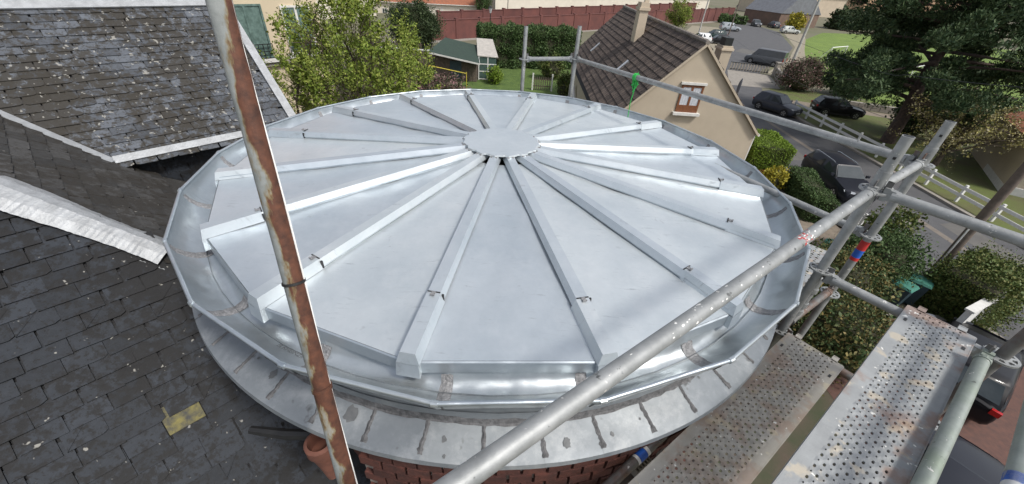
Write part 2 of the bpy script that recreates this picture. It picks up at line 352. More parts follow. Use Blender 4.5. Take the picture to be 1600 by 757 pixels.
# ================================================================== ground and paving
def sheet(name, pts, z, m, sub=0):
    mb = MB(); mb.add([(x, y, z) for x, y in pts], [tuple(range(len(pts)))]); return struct(mb.build(name, m))
g_ = MB(); g_.quad((-900, -300, 0), (900, -300, 0), (900, 1400, 0), (-900, 1400, 0)); struct(g_.build('ground', 'ground'))
sheet('garden_ground', [(-26, -12), (16.2, -12), (16.2, 44), (-26, 44)], .004, 'soil')
sheet('lawn', [(-6, 24), (12, 24), (12, 45.5), (-6, 46)], .008, 'grass')
# road runs along y then bends away to the car park
road = [(17.0, -14), (24.0, -14), (24.0, 33), (25.5, 41), (31, 53), (40, 64), (49, 78), (60, 104), (62, 128), (54, 128), (48, 106), (41, 88), (33.5, 70), (28, 60), (23.5, 49), (19.5, 40), (17.0, 32)]
sheet('road', road, .004, 'asphalt')
sheet('road_channel', [(20.7, -14), (21.05, -14), (21.05, 32), (20.7, 32)], .008, 'strip')
for i_, pp in enumerate([[(18.0, 22), (19.6, 22.2), (19.7, 26.5), (18.1, 26)], [(21.6, 8), (23.2, 8.2), (23.1, 15), (21.7, 14.6)], [(24.5, 45), (27, 47.5), (26, 50), (24, 47)], [(36, 66), (39, 70), (37.5, 73), (34.5, 69)]]): sheet('road_patch', pp, .0075, 'asphold' if i_ % 2 else 'black' if 0 else 'asphold')
mb = MB(); mb.box(16.7, 17.0, -14, 30, 0, .12); struct(mb.build('kerb', 'concrete'))
mb = MB(); mb.box(24.0, 24.25, -14, 33, 0, .13); struct(mb.build('kerb', 'concrete'))
sheet('footpath', [(15.9, 13.5), (16.7, 13.5), (16.7, 34), (19.3, 41), (18, 42), (15.9, 34)], .012, 'asphold')
sheet('driveway', [(23.0, 43.5), (28.5, 43), (31, 50.5), (26.5, 52.5)], .012, 'concrete')
sheet('car_park_gravel', [(31.2, 51.8), (36, 50.5), (40, 58), (50, 76), (60, 93), (66, 104), (61, 104), (50, 79), (41, 64.5)], .008, 'gravel')
sheet('car_park_gravel', [(27.5, 60), (33, 70), (41, 89), (47, 105), (40, 106), (32, 88), (26, 70)], .008, 'gravel')
sheet('verge', [(24.25, -14), (60, -14), (60, 30), (46, 34), (36, 40), (28, 46), (24.8, 34)], .006, 'grassd')
sheet('playing_field', [(36, 40), (60, 30), (110, 40), (130, 75), (96, 116), (74, 110), (60, 93), (50, 76), (40, 58), (36, 50)], .004, 'grassb')
sheet('garden_track', [(25, 37.2), (30, 35.4), (46, 29.5), (46, 31), (31, 37), (25.5, 39)], .010, 'patio')
sheet('sandy_path', [(47, 29), (90, 33), (90, 45), (47, 31)], .012, 'patio')
sheet('patio', [(11.5, 9.2), (16.2, 9.6), (16.2, 18.5), (12.8, 18.8), (11.5, 17)], .012, 'patio')
sheet('forecourt', [(9.5, -8), (16.7, -8), (16.7, 7.4), (13.8, 7.4), (9.5, 5.5)], .012, 'pavered')
mb = MB(); mb.box(13.6, 16.7, 7.35, 7.6, 0, .10); struct(mb.build('kerb', 'concrete'))
sheet('street_behind_wall', [(-40, 30), (-12, 58), (11.5, 81), (60, 128), (90, 150), (88, 154), (56, 130), (9, 84.5), (-14, 61.5), (-44, 33)], .006, 'concrete')

# ================================================================== the round tower with its new zinc roof
TW = thing('round_tower', 'round brick tower with a new zinc standing roof, gutter and lead skirt', 'tower')
ANG = [-163.0, -141.4, -119.7, -97.0, -73.6, -51.8, -28.9, -7.5, 14.3, 37.1, 59.2, 82.2, 105.0, 127.6, 150.4, 172.9]
SX, SY = -.01, -.045                      # the drum below sits slightly off the roof's centre
def pol2(r, a, z): return np.array([SX + r * math.cos(a), SY + r * math.sin(a), z])
def zr(r): return 8.325 - .0675 * r
def pol(r, a, z): return np.array([r * math.cos(a), r * math.sin(a), z])
for i in range(16):
    a0 = R_(ANG[i]); a1 = R_(ANG[(i + 1) % 16]); a1 += 2 * math.pi if a1 < a0 else 0
    mb = MB(); NU, NV = 7, 8; vs, fs = [], []
    for j in range(NV + 1):
        r = .318 + (1.995 - .318) * j / NV
        A = pol(r, a0, zr(r)); B = pol(r, a1, zr(r))
        for k in range(NU + 1):
            q = A + (B - A) * k / NU
            wob = 0 if k in (0, NU) or j in (0, NV) else random.uniform(-.0065, .0065) * min(1, r)
            vs.append(q + np.array([0, 0, wob]))
    W_ = NU + 1
    for j in range(NV):
        for k in range(NU): fs.append((j * W_ + k, (j + 1) * W_ + k, (j + 1) * W_ + k + 1, j * W_ + k + 1))
    mb.add(vs, fs)
    wb(mb, 'roof_panel', 'zinc', TW, 50)
    A = pol(1.997, a0, zr(2.0) - .001); B = pol(1.997, a1, zr(2.0) - .001); n_ = (A + B) / 2; n_ = n_ / np.linalg.norm(n_[:2]) * np.array([1, 1, 0]); n_[2] = 0
    fb = MB(); t_ = (B - A) / np.linalg.norm(B - A); A = A + t_ * .01; B = B - t_ * .01
    prof = [(0.0, 0.002), (.006, -.004), (.008, -.062), (.000, -.066)]
    vs = []
    for o_, dz in prof: vs += [A + n_ * o_ + np.array([0, 0, dz]), B + n_ * o_ + np.array([0, 0, dz])]
    fb.add(vs, [(2 * j, 2 * j + 2, 2 * j + 3, 2 * j + 1) for j in range(3)])
    wb(fb, 'eave_flashing', 'zincg', TW)
def trap(mb, a, r0, r1, wb_, wt, h, dz=0., slope_end=0., lift=.001):
    ca, sa = math.cos(a), math.sin(a); X = np.array([ca, sa, 0]); Y = np.array([-sa, ca, 0])
    vs = []
    for r, e in ((r0, 0), (r1, 1)):
        z = zr(r) + dz
        for yy, zz in ((-wb_ / 2, lift), (-wt / 2, h), (wt / 2, h), (wb_ / 2, lift)):
            rr = r - (slope_end if (e and zz == h) else 0)
            vs.append(X * rr + Y * yy + np.array([0, 0, z + zz]))
    return mb.add(vs, [(0, 4, 5, 1), (1, 5, 6, 2), (2, 6, 7, 3), (0, 1, 2, 3), (7, 6, 5, 4)])
for i in range(16):
    a = R_(ANG[i]); X = pol(1, a, 0); Y = np.array([-math.sin(a), math.cos(a), 0])
    jit = random.uniform(-.004, .004); re = 1.70 + random.uniform(-.03, .03)
    ba = wb(trap(MB(), a + jit * .3, .235, re + .02, .090, .058, .052, lift=.015), 'batten', 'zinc', TW)
    wsub(trap(MB(), a, .24, 1.97, .060, .050, .045), 'timber_core', 'wood', ba)
    mb = MB()                                    # low upstand sheets each side of the batten
    for sg in (-1, 1):
        p0 = X * .25 + Y * sg * .036 + np.array([0, 0, zr(.25) + .012]); p1 = X * 1.98 + Y * sg * .036 + np.array([0, 0, zr(1.98) + .012]); mb.bar(p0, p1, .004, .020)
    wsub(mb, 'upstand', 'zincg', ba)
    ec = trap(MB(), a + jit, re, 2.012, .098, .064, .055, 0, .012)
    zb = zr(2.012); ca = X * 2.013                # folded end piece that hangs into the gutter
    ec.add([ca + Y * -.047 + (0, 0, zb + .001), ca + Y * .047 + (0, 0, zb + .001), ca + X * .006 + Y * .05 + (0, 0, zb - .07), ca + X * .006 - Y * .05 + (0, 0, zb - .07)], [(0, 1, 2, 3)])
    ec.add([ca + Y * .047 + (0, 0, zb + .001), ca + X * .006 + Y * .05 + (0, 0, zb - .07), ca - X * .03 + Y * .05 + (0, 0, zb - .065), ca - X * .03 + Y * .047 + (0, 0, zb + .001)], [(0, 1, 2, 3)])
    ec.add([ca - Y * .047 + (0, 0, zb + .001), ca + X * .006 - Y * .05 + (0, 0, zb - .07), ca - X * .03 - Y * .05 + (0, 0, zb - .065), ca - X * .03 - Y * .047 + (0, 0, zb + .001)], [(3, 2, 1, 0)])
    wsub(ec, 'end_cover', 'zinc', ba)
    cl = MB(); pc = X * (re + .012) + np.array([0, 0, zr(re) + .0585]); cl.obox(pc, X, Y, (0, 0, 1), .013, .010, .002); cl.obox(pc + X * .011 + (0, 0, .003), X, Y, (0, 0, 1), .003, .010, .004)
    wsub(cl, 'clip', 'solder', ba)
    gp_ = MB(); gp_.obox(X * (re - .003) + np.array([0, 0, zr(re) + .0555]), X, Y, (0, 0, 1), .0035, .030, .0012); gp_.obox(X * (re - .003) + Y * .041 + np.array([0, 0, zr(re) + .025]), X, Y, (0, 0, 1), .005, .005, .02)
    wsub(gp_, 'painted_gap_shade', 'black', ba)  # solid black strips, the shade at the cover overlap painted on
mb = MB(); n_ = 128; ring = []
for k in range(n_):
    a = 2 * math.pi * k / n_; r = .292 + .008 * math.cos(16 * (a - R_(ANG[0]))) + .004 * math.sin(37 * a); ring.append((r * math.cos(a), r * math.sin(a)))
mb.add([(x, y, 8.372 - .02 * (x * x + y * y)) for x, y in ring] + [(0, 0, 8.376)], [(k, (k + 1) % n_, n_) for k in range(n_)])
mb.add([(x, y, 8.372 - .02 * (x * x + y * y)) for x, y in ring] + [(x * 1.01, y * 1.01, 8.358) for x, y in ring], [(k, n_ + k, n_ + (k + 1) % n_, (k + 1) % n_) for k in range(n_)])
cp = wb(mb, 'crown_cap', 'zinc', TW)
for i in range(16):
    a = R_(ANG[i]); mb = MB(); X = pol(1, a, 0); Y = np.array([-math.sin(a), math.cos(a), 0])
    for sg in (-1, 1): mb.obox(X * .300 + Y * sg * .018 + np.array([0, 0, 8.357]), X, Y, (0, 0, 1), .012, .007, .004)
    wsub(mb, 'tab', 'solder', cp)
wb(MB().lathe([(.325, 8.24), (.325, 8.288)], 32), 'cap_shade_disc', 'black', TW); wb(MB().lathe([(.16, 8.29), (.16, 8.37)], 24), 'cap_stem', 'black', TW)  # black disc stands in for the shade in the gaps under the cap
# gutter: 22 straight lengths, soldered at the bends
NG = 22; GO = -92.7
sec = [(1.965, 8.135), (1.972, 8.10), (1.992, 8.072), (2.03, 8.06), (2.075, 8.07), (2.115, 8.095), (2.145, 8.13), (2.16, 8.165), (2.165, 8.20)]
def ga(k): return R_(GO + 360 / NG * k)
for k in range(NG):
    a0, a1 = ga(k), ga(k + 1); mb = MB(); vs = []
    NA = 5
    for j in range(NA + 1):
        for r, z in sec:
            q = pol(r, a0, z) * (1 - j / NA) + pol(r, a1, z) * j / NA
            dent = random.uniform(-.0025, .0025) if 0 < j < NA else 0
            vs.append(q + np.array([0, 0, dent]))
    ns = len(sec)
    mb.add(vs, [(j * ns + i, j * ns + i + 1, (j + 1) * ns + i + 1, (j + 1) * ns + i) for j in range(NA) for i in range(ns - 1)])
    gs = wb(mb, 'gutter_length', 'zincg', TW, 60)
    wsub(MB().tube([pol(2.168, a0, 8.203), pol(2.168, a1, 8.203)], .0095, 10), 'rim_bead', 'zincg', gs, True)
    sb = MB(); vs = []; j_a = random.uniform(-.35, .35) * R_(360 / NG) * .5; wdt = .022 + random.random() * .012
    for r, z in sec[1:-1]:
        for q in range(5):
            f_ = (q - 2) / 2; aa = a0 + (f_ * wdt + random.uniform(-.004, .004)) / 2
            up = .0035 + random.uniform(0, .004) * (1 - abs(f_)) if abs(f_) < 1 else .0012
            vs.append(pol(r - up * .4, aa, z + up))
    sb.add(vs, [(i * 5 + q, i * 5 + q + 1, i * 5 + q + 6, i * 5 + q + 5) for i in range(len(sec) - 3) for q in range(4)])
    wsub(sb, 'solder_joint', 'solder', gs)
    wsub(MB().tube([pol(2.168, a0 - .006, 8.203), pol(2.168, a0 + .006, 8.203)], .0125, 10), 'bead_sleeve', 'zincg', gs)
# stamped maker's lettering in the gutter floor
def text_mesh(txt, size, mtx, m, parent, name):
    cu = bpy.data.curves.new(name, 'FONT'); cu.body = txt; cu.size = size; cu.align_x = 'CENTER'; cu.extrude = .0003
    o = bpy.data.objects.new(name, cu); col.objects.link(o); bpy.context.view_layer.update()
    me = bpy.data.meshes.new_from_object(o.evaluated_get(bpy.context.evaluated_depsgraph_get())); bpy.data.objects.remove(o); bpy.data.curves.remove(cu)
    me.materials.clear(); me.materials.append(M[m]); t = bpy.data.objects.new(name, me); col.objects.link(t); t.parent = parent; t.matrix_local = mtx; return t
at_ = R_(-112.5); xa = np.array([-math.sin(at_), math.cos(at_), 0]); ra = np.array([math.cos(at_), math.sin(at_), 0])
tu = -ra * .955 + np.array([0, 0, -.29]); tu /= np.linalg.norm(tu); tn = np.cross(xa, tu)
text_mesh('III RHEINZINK', .030, basis(xa, tu, tn, pol(2.052, at_, 8.074)), 'ink', TW, 'maker_stamp')
# drum wall, skirt sheets, sealant
wb(MB().lathe([(1.99, 7.80), (1.99, 8.075)], NG * 3, (SX, SY, 0), cap=False), 'drum_wall', 'zinco', TW, True)
NK = 52
def zs(r): return 7.885 - .36 * (r - 1.99)
for k in range(NK):
    a0, a1 = R_(GO + 5 + 360 / NK * k), R_(GO + 5 + 360 / NK * (k + 1)); mb = MB(); vs = []
    pr = [(1.993, 7.95), (1.998, zs(1.998)), (2.05, zs(2.05)), (2.11, zs(2.11)), (2.150, zs(2.150)), (2.155, zs(2.155) - .022), (2.147, zs(2.155) - .024)]
    for j in range(5):
        a = a0 + (a1 - a0) * j / 4
        for r, z in pr: vs.append(pol2(r, a, z + random.uniform(-.002, .002)))
    n_ = len(pr); mb.add(vs, [(j * n_ + i, j * n_ + i + 1, (j + 1) * n_ + i + 1, (j + 1) * n_ + i) for j in range(4) for i in range(n_ - 1)])
    sk = wb(mb, 'skirt_sheet', 'zinco', TW, 50)
    sm = MB(); vs = []; NS = 14
    ss = random.uniform(-.006, .006)
    for j in range(NS + 1):
        r = 2.0 + (2.132 - 2.0) * j / NS; aa = a0 + ss * j / NS + random.uniform(-.0012, .0012); w2 = (.0065 + random.random() * .005) * (1.4 if j > NS - 3 else 1) / r
        vs += [pol2(r, aa - w2, zs(r) + .002), pol2(r, aa, zs(r) + .006), pol2(r, aa + w2, zs(r) + .002)]
    sm.add(vs, [(3 * j + q, 3 * j + q + 1, 3 * j + q + 4, 3 * j + q + 3) for j in range(NS) for q in (0, 1)])
    wsub(sm, 'seam', 'seal', sk)
sm = MB(); vs = []; N_ = 300
for j in range(N_):
    a = 2 * math.pi * j / N_; h = random.uniform(.008, .018)
    vs += [pol2(1.996, a, 7.90 + h), pol2(2.001 + random.random() * .003, a, 7.886), pol2(2.005 + random.random() * .009, a, zs(2.008) + .003)]
sm.add(vs, [(3 * j + q, 3 * j + q + 1, 3 * ((j + 1) % N_) + q + 1, 3 * ((j + 1) % N_) + q) for j in range(N_) for q in (0, 1)])
wb(sm, 'sealant_line', 'seal', TW)
for px_, py_, rr in [(427, 585, .022), (548, 647, .035), (694, 687, .013), (694, 715, .008), (886, 693, .020), (957, 679, .010), (404, 560, .008), (1092, 590, .008), (1000, 655, .006)]:
    q = zp(px_, py_, 7.85); r = math.hypot(q[0] - SX, q[1] - SY); q = zp(px_, py_, zs(r)); a = math.atan2(q[1] - SY, q[0] - SX); r = math.hypot(q[0] - SX, q[1] - SY); mb = MB(); vs = []
    for j in range(18):
        t_ = 2 * math.pi * j / 18; rad = rr * random.uniform(.75, 1.2); x = r + rad * math.cos(t_); vs.append(pol2(x, a + rad * math.sin(t_) / r * .8, zs(x) + .0035))
    mb.add(vs, [tuple(range(18))]); wb(mb, 'stain', 'stain', TW)
def sector(r0, r1, a0, a1, z0, z1, n=40):
    pts = [(SX + r1 * math.cos(R_(a0 + (a1 - a0) * k / n)), SY + r1 * math.sin(R_(a0 + (a1 - a0) * k / n))) for k in range(n + 1)] + [(SX + r0 * math.cos(R_(a1 - (a1 - a0) * k / n)), SY + r0 * math.sin(R_(a1 - (a1 - a0) * k / n))) for k in range(n + 1)]
    return MB().prism(pts, z0, z1)
BA0, BA1 = -103.5, -30
wb(sector(1.5, 2.085, BA0, BA1, 6.75, 7.80), 'brick_core', 'mortar', TW)
wb(sector(1.5, 2.1, BA0, BA1, 0, 6.745), 'lower_wall', 'brick', TW)
wb(MB().lathe([(1.72, 0), (1.72, 7.80)], 64, (SX, SY, 0)), 'inner_wall', 'brick', TW)
bms = []
for v_ in range(3):
    mb = MB(); j = lambda: random.uniform(-.002, .002)
    mb.add([(sx * (.0515 + j()), sy * .05, sz * (.0315 + j())) for sz in (-1, 1) for sy in (-1, 1) for sx in (-1, 1)], [(0, 2, 3, 1), (4, 5, 7, 6), (0, 1, 5, 4), (1, 3, 7, 5), (3, 2, 6, 7), (2, 0, 4, 6)])
    me = mb.mesh('brick'); me.materials.append(M['brick']); bms.append(me)
nb = 114
for c_ in range(13):
    for k in range(23):
        a = R_(BA0 + 1.6) + (k + (.5 if c_ % 2 else 0)) * 2 * math.pi / nb; rr = 2.059 + random.uniform(-.003, .003)
        x = (-math.sin(a), math.cos(a), 0); y = (math.cos(a), math.sin(a), 0)
        inst('brick', random.choice(bms), TW, basis(x, y, (0, 0, 1), pol2(rr, a, 7.755 - c_ * .076)))
# ================================================================== slate house on the left
HS = thing('slate_house', 'old house with mossy slate slopes, zinc valley and white hip flashing', 'house', st(-3, -2.5, 0))
TN = .84; CS = 1 / math.sqrt(1 + TN * TN); SN = TN * CS
hA = lambda s: 8.3 - TN * (s + 4.46)
hB = lambda t: 7.85 - TN * (t + 2.42)
hC = lambda s: 7.0 - TN * (s + .574)
def roofpoly(name, pts, fn, off, m):
    mb = MB(); mb.add([st(s, t, fn(s, t) - off) for s, t in pts], [tuple(range(len(pts)))]); return wb(mb, name, m, HS)
pC = [(-4.2, -7.0), (1.3, -7.0), (1.3, .53), (-.53, -1.3), (-4.2, -4.97)]
dkC = roofpoly('roof_slope', pC, lambda s, t: hC(s), .03, 'under')
pB = [(-5.6, -4.1), (-3.6, -2.1), (-3.5, -1.2), (-.43, -1.2), (-4.9, -5.67), (-6.5, -5.6)]
dkB = roofpoly('roof_slope', pB, lambda s, t: hB(t), .03, 'under')
pA = [(-5.15, -3.65), (-3.62, -2.12), (-3.62, -.22), (-5.15, -.22)]
dkA = roofpoly('roof_slope', pA, lambda s, t: hA(s), .03, 'under')
pA2 = [(-5.15, -3.65), (-5.15, -.22), (-7.0, -.22), (-7.0, -3.65)]
mb = MB(); mb.add([st(s, t, hA(-5.15) - .85 * (-5.15 - s)) for s, t in pA2], [(3, 2, 1, 0)]); wb(mb, 'rear_slope', 'slate_a', HS)
wl = MB()
for s0, s1, t0, t1, ztop in [(-6.8, -3.75, -3.6, -.3, 7.4), (-6.8, 1.0, -6.8, -1.35, 5.3)]:
    a, b, c, d_ = st(s0, t0, 0), st(s1, t0, 0), st(s1, t1, 0), st(s0, t1, 0); wl.prism([(q[0], q[1]) for q in (a, b, c, d_)], 0, ztop)
wb(wl, 'wall', 'brick', HS)
gb = MB(); gb.add([st(-3.75, -.3, 7.4), st(-6.8, -.3, 7.4), st(-5.15, -.3, hA(-5.15) - .05)], [(0, 1, 2)]); wb(gb, 'gable', 'brick', HS)
# slates
def slate_meshes(w_, l_, m, nv=4):
    out = []
    for v_ in range(nv):
        j = lambda a=.004: random.uniform(-a, a); mb = MB(); th = .010
        c1, c2 = (random.choice([0, 0, .012]), random.choice([0, 0, .015]))
        top = [(-w_ / 2 + j(.002), 0), (w_ / 2 + j(.002), 0), (w_ / 2 + j(.002), l_ - c1), (w_ / 2 - c1 * 2 - .001, l_ + j()), (-w_ / 2 + c2 * 2 + .001, l_ + j()), (-w_ / 2, l_ - c2)]
        n_ = len(top); mb.add([(x, y, th) for x, y in top] + [(x, y, 0) for x, y in top], [tuple(range(n_ - 1, -1, -1))] + [(i, (i + 1) % n_, n_ + (i + 1) % n_, n_ + i) for i in range(n_)])
        me = mb.mesh('slate'); me.materials.append(M[m]); out.append(me)
    return out
def pip(s, t, poly):
    c = False; n = len(poly)
    for i in range(n):
        (x0, y0), (x1, y1) = poly[i], poly[i - 1]
        if (y0 > t) != (y1 > t) and s < (x1 - x0) * (t - y0) / (y1 - y0) + x0: c = not c
    return c
def lay(poly, axis, fn, wd, ex, mlist, keep, deck_obj, stuffmat, tilt=.10, yellow=None):
    """rows of slates over a slope; those chosen by keep() are single parts of the slope, the rest one joined part"""
    ll = ex * 1.75
    smin = min(p[0] for p in poly); smax = max(p[0] for p in poly); tmin = min(p[1] for p in poly); tmax = max(p[1] for p in poly)
    if axis == 's': rowv, dn = D, E_ * CS + np.array([0, 0, -SN]); lo, hi, ulo, uhi = smin, smax, tmin, tmax
    else: rowv, dn = -E_, D * CS + np.array([0, 0, -SN]); lo, hi, ulo, uhi = tmin, tmax, smin, smax
    nrm = np.cross(rowv, dn)
    if nrm[2] < 0: nrm = -nrm
    row = 0; c_ = lo; singles = []; V = []; F = []
    while c_ < hi:
        u = ulo + (row % 2) * wd / 2 - wd + random.uniform(-.02, .02)
        while u < uhi:
            wj = wd * random.uniform(.92, 1.06); s_, t_ = (c_, u) if axis == 's' else (u, c_)
            if pip(s_ + (.02 if axis == 's' else 0), t_ + (.02 if axis != 's' else 0), poly):
                p = st(s_, t_, fn(s_, t_))
                ti = tilt + random.uniform(-.012, .02); sk = random.uniform(-.018, .018)
                y = dn + nrm * ti + rowv * sk; y /= np.linalg.norm(y); x = rowv - y * (rowv @ y); x /= np.linalg.norm(x); z = np.cross(x, y)
                if z[2] < 0: x = -x; z = np.cross(x, y)
                p = p - dn * ex * .2 - nrm * .018
                me = random.choice(mlist)
                if yellow and abs(s_ - yellow[0]) < ex * CS * .55 and abs(t_ - yellow[1]) < wd * .5: me = YEL; yellow = None
                singles.append((keep(s_, t_), me, x * (wj - .008) / wd, y, z, p))
            u += wj
        row += 1; c_ += ex * CS
    singles.sort(key=lambda q: q[0]); off = np.array(HS.location)
    return singles
def place(singles, n, deck_obj, m, name='slate'):
    V, F = [], []
    for i, (k, me, x, y, z, p) in enumerate(singles):
        if i < n: inst(name, me, deck_obj, basis(x, y, z, p))
        else:
            o = len(V); V += [tuple(x * v.co.x + y * v.co.y + z * v.co.z + p) for v in me.vertices]; F += [tuple(o + q for q in pl.vertices) for pl in me.polygons]
    if F:
        mb = MB(); mb.v = [tuple(map(float, v)) for v in V]; mb.f = F; o = mb.build('slates', m, deck_obj); o['kind'] = 'stuff'
YEL = slate_meshes(.205, .19, 'slate_y', 1)[0]
def vis(fn):
    def k(s, t):
        p = st(s, t, fn(s, t)) - CAM; z = p[1] * _c - p[2] * _s
        if z < .2: return 99
        u = p[0] / z; v = -(p[1] * _s + p[2] * _c) / z; X = 800 + FPX * (_cr * u - _sr * v); Y = 378.5 + FPX * (_sr * u + _cr * v)
        return z if (-60 < X < 620 and -60 < Y < 820) else 50 + z
    return k
sC = lay(pC, 's', lambda s, t: hC(s), .205, .108, slate_meshes(.205, .19, 'slate_c'), vis(lambda s, t: hC(s)), dkC, 'slate_c', yellow=(-.574, -2.5))
sA = lay(pA, 's', lambda s, t: hA(s), .20, .098, slate_meshes(.20, .175, 'slate_a'), vis(lambda s, t: hA(s)), dkA, 'slate_a')
sB = lay(pB, 't', lambda s, t: hB(t), .24, .125, slate_meshes(.24, .22, 'slate_b'), vis(lambda s, t: hB(t)), dkB, 'slate_b')
place(sC, 160, dkC, 'slate_c'); place(sA, 140, dkA, 'slate_a'); place(sB, 0, dkB, 'slate_b')
# dark slate-hung wall under the eave of the far slope
mb = MB()
for r_ in range(26):
    for c_ in range(9):
        t0 = -2.15 + c_ * .22 + (r_ % 2) * .11; z1 = 7.52 - r_ * .12; mb.obox(st(-3.70 + .0, t0, z1 - .07), D, (0, 0, 1), E_ + np.array([0, 0, .06]), .107, .075, .006 + random.random() * .003)
o = wb(mb, 'slate_cladding', 'slate_c', HS); o['kind'] = 'stuff'
# zinc strips
def strip(name, a, b, wd, m, up=(0, 0, 1), th=.012, T=HS, segs=1, wob=0.):
    mb = MB(); a = np.array(a); b = np.array(b)
    for k in range(segs):
        p, q = a + (b - a) * k / segs, a + (b - a) * (k + 1) / segs
        j = np.array([random.uniform(-wob, wob) for _ in range(3)]); mb.bar(p + j, q + j * .6, wd * random.uniform(.96, 1.04) if wob else wd, th, up)
    return wb(mb, name, m, T)
nA = E_ * SN + np.array([0, 0, CS]); nB = D * SN + np.array([0, 0, CS]); nC = nA
strip('eave_flashing', st(-3.60, -2.08, hA(-3.60) + .02), st(-3.60, -.2, hA(-3.60) + .02), .085, 'lead', nA, .014)
strip('ridge_flashing', st(-5.12, -3.6, hA(-5.12) + .03), st(-5.12, -.2, hA(-5.12) + .03), .16, 'lead', nA, .02)
strip('verge_flashing', st(-5.2, -.20, hA(-5.2) + .04), st(-3.55, -.20, hA(-3.55) + .04), .10, 'lead', nA, .03)
strip('valley_flashing', st(-3.58, -2.085, hA(-3.58) + .03), st(-5.2, -3.70, hA(-5.2) + .03), .075, 'lead', nA + nB, .012)
# corrugated white hip flashing laid in lengths
hip0 = np.array(st(-1.32, -2.09, hC(-1.32) + .045)); hip1 = np.array(st(-1.96, -2.73, hC(-1.96) + .045)); dh = (hip1 - hip0); Lh = np.linalg.norm(dh); dh /= Lh
sd = np.cross(nB + nC, dh); sd /= np.linalg.norm(sd); un = np.cross(dh, sd); un = un if un[2] > 0 else -un
mb = MB(); vs = []; NL = 60
for j in range(NL + 1):
    for q, (y, z) in enumerate([(-.13, -.06), (-.07, -.02), (0, .0), (.065, -.018), (.125, -.058)]):
        vs.append(hip0 + dh * (Lh * j / NL) + sd * (y * (1 - .12 * math.sin(j * .09)) + random.uniform(-.002, .002)) + un * (z + .0015 * (j % 2) + .002 * math.sin(j * .7 + q) + random.uniform(-.0015, .0015)))
mb.add(vs, [(j * 5 + q, j * 5 + q + 1, j * 5 + q + 6, j * 5 + q + 5) for j in range(NL) for q in range(4)]); wb(mb, 'hip_flashing', 'lead', HS)
mb = MB(); vs = []
q0 = zp(210, 402, hC(-1.35)); q1 = zp(268, 424, hC(-1.2))
for j in range(13):
    p = q0 + (q1 - q0) * j / 12
    for y in (-.035, .035): vs.append(p + sd * y + np.array([0, 0, .03 + .006 * (j % 2)]))
mb.add(vs, [(2 * j, 2 * j + 1, 2 * j + 3, 2 * j + 2) for j in range(12)]); wb(mb, 'flashing_offcut', 'lead', HS)
# small terracotta pot and black plastic pieces tucked under the skirt
mb = MB(); b = zp(505, 705, 7.42); tag(MB().lathe([(.03, -.25), (.045, -.1), (.06, 0), (.072, .03), (.072, .09), (.055, .10), (.05, .02)], 20, b).build('terracotta_pot', 'terracotta', None, True), 'small terracotta pot wedged under the skirt by the brick drum', 'pot')
mb = MB(); a_ = zp(392, 672, 7.35); b_ = zp(500, 680, 7.4); mb.tube([a_, (a_ + b_) / 2 + (0, 0, -.02), b_], [.022, .03, .026], 8); tag(mb.build('black_pipe', 'black', None, True), 'short black plastic pipe end lying over the dark slates', 'pipe')

# ================================================================== scaffolding
TR = .02415
A2 = np.array([1.89, -1.18]); B2 = np.array([2.45, -.78]); C2 = np.array([2.344, -1.752]); F1 = np.array([.13, 2.3]); F2 = np.array([.75, 2.2])
gv = np.array([.783, .622, 0]); hv = np.array([.622, -.783, 0])
def rosette(mb):
    n = 32
    for r0, r1 in ((.024, .033), (.050, .061)):
        o = len(mb.v)
        for z in (-.0045, .0045):
            for r in (r0, r1):
                for k in range(n): a = 2 * math.pi * k / n; mb.v.append((r * math.cos(a), r * math.sin(a), z))
        for k in range(n):
            k2 = (k + 1) % n
            mb.f += [(o + k, o + k2, o + n + k2, o + n + k)[::-1], (o + 2 * n + k, o + 2 * n + k2, o + 3 * n + k2, o + 3 * n + k), (o + n + k, o + n + k2, o + 3 * n + k2, o + 3 * n + k), (o + k, o + 2 * n + k, o + 2 * n + k2, o + k2)]
    for k in range(8):
        a = 2 * math.pi * k / 8 + .39; c, s = math.cos(a), math.sin(a); mb.obox((.0415 * c, .0415 * s, 0), (c, s, 0), (-s, c, 0), (0, 0, 1), .011, .007, .004)
    return mb
ROS = rosette(MB()).mesh('rosette'); ROS.materials.append(M['galv'])
def post(label, xy, ztop, zs_, m, spigot=None):
    T = thing('scaffold_post', label, 'scaffold post', (xy[0], xy[1], 0), group='upright scaffold posts')
    MB().tube([(0, 0, .02), (0, 0, ztop)], TR, 20).build('tube', m, T, True)
    MB().box(-.075, .075, -.075, .075, .013, .022).build('base_plate', 'galvd', T)
    MB().lathe([(.0195, ztop + .0005), (.0195, ztop + .001)], 16).build('hollow_shade_disc', 'black', T)  # black disc on the tube top, painted shade for its hollow inside
    for z in zs_: inst('rosette', ROS, T, Matrix.Translation((0, 0, z)))
    if spigot:
        MB().tube([(0, 0, spigot - .12), (0, 0, spigot)], TR + .004, 20).build('spigot_sleeve', m, T, True)
        dv = np.array(CAM[:2]) - xy; dv /= np.linalg.norm(dv)
        for dz in (.07,):
            MB().obox((dv[0] * (TR + .0005), dv[1] * (TR + .0005), spigot + dz), (dv[0], dv[1], 0), (-dv[1], dv[0], 0), (0, 0, 1), .002, .006, .006).build('bolt_hole', 'black', T)
    return T
pA_ = post('grey scaffold post with short top and transom at the zinc roof edge', A2, 8.97, [8.7, 8.2, 7.7, 7.2, 5.2, 3.2, 1.2], 'galv', 8.80)
pB_ = post('taller grey scaffold post banded with red and blue tape', B2, 8.945, [8.7, 8.2, 7.7, 5.7, 3.7, 1.7], 'galv', 8.80)
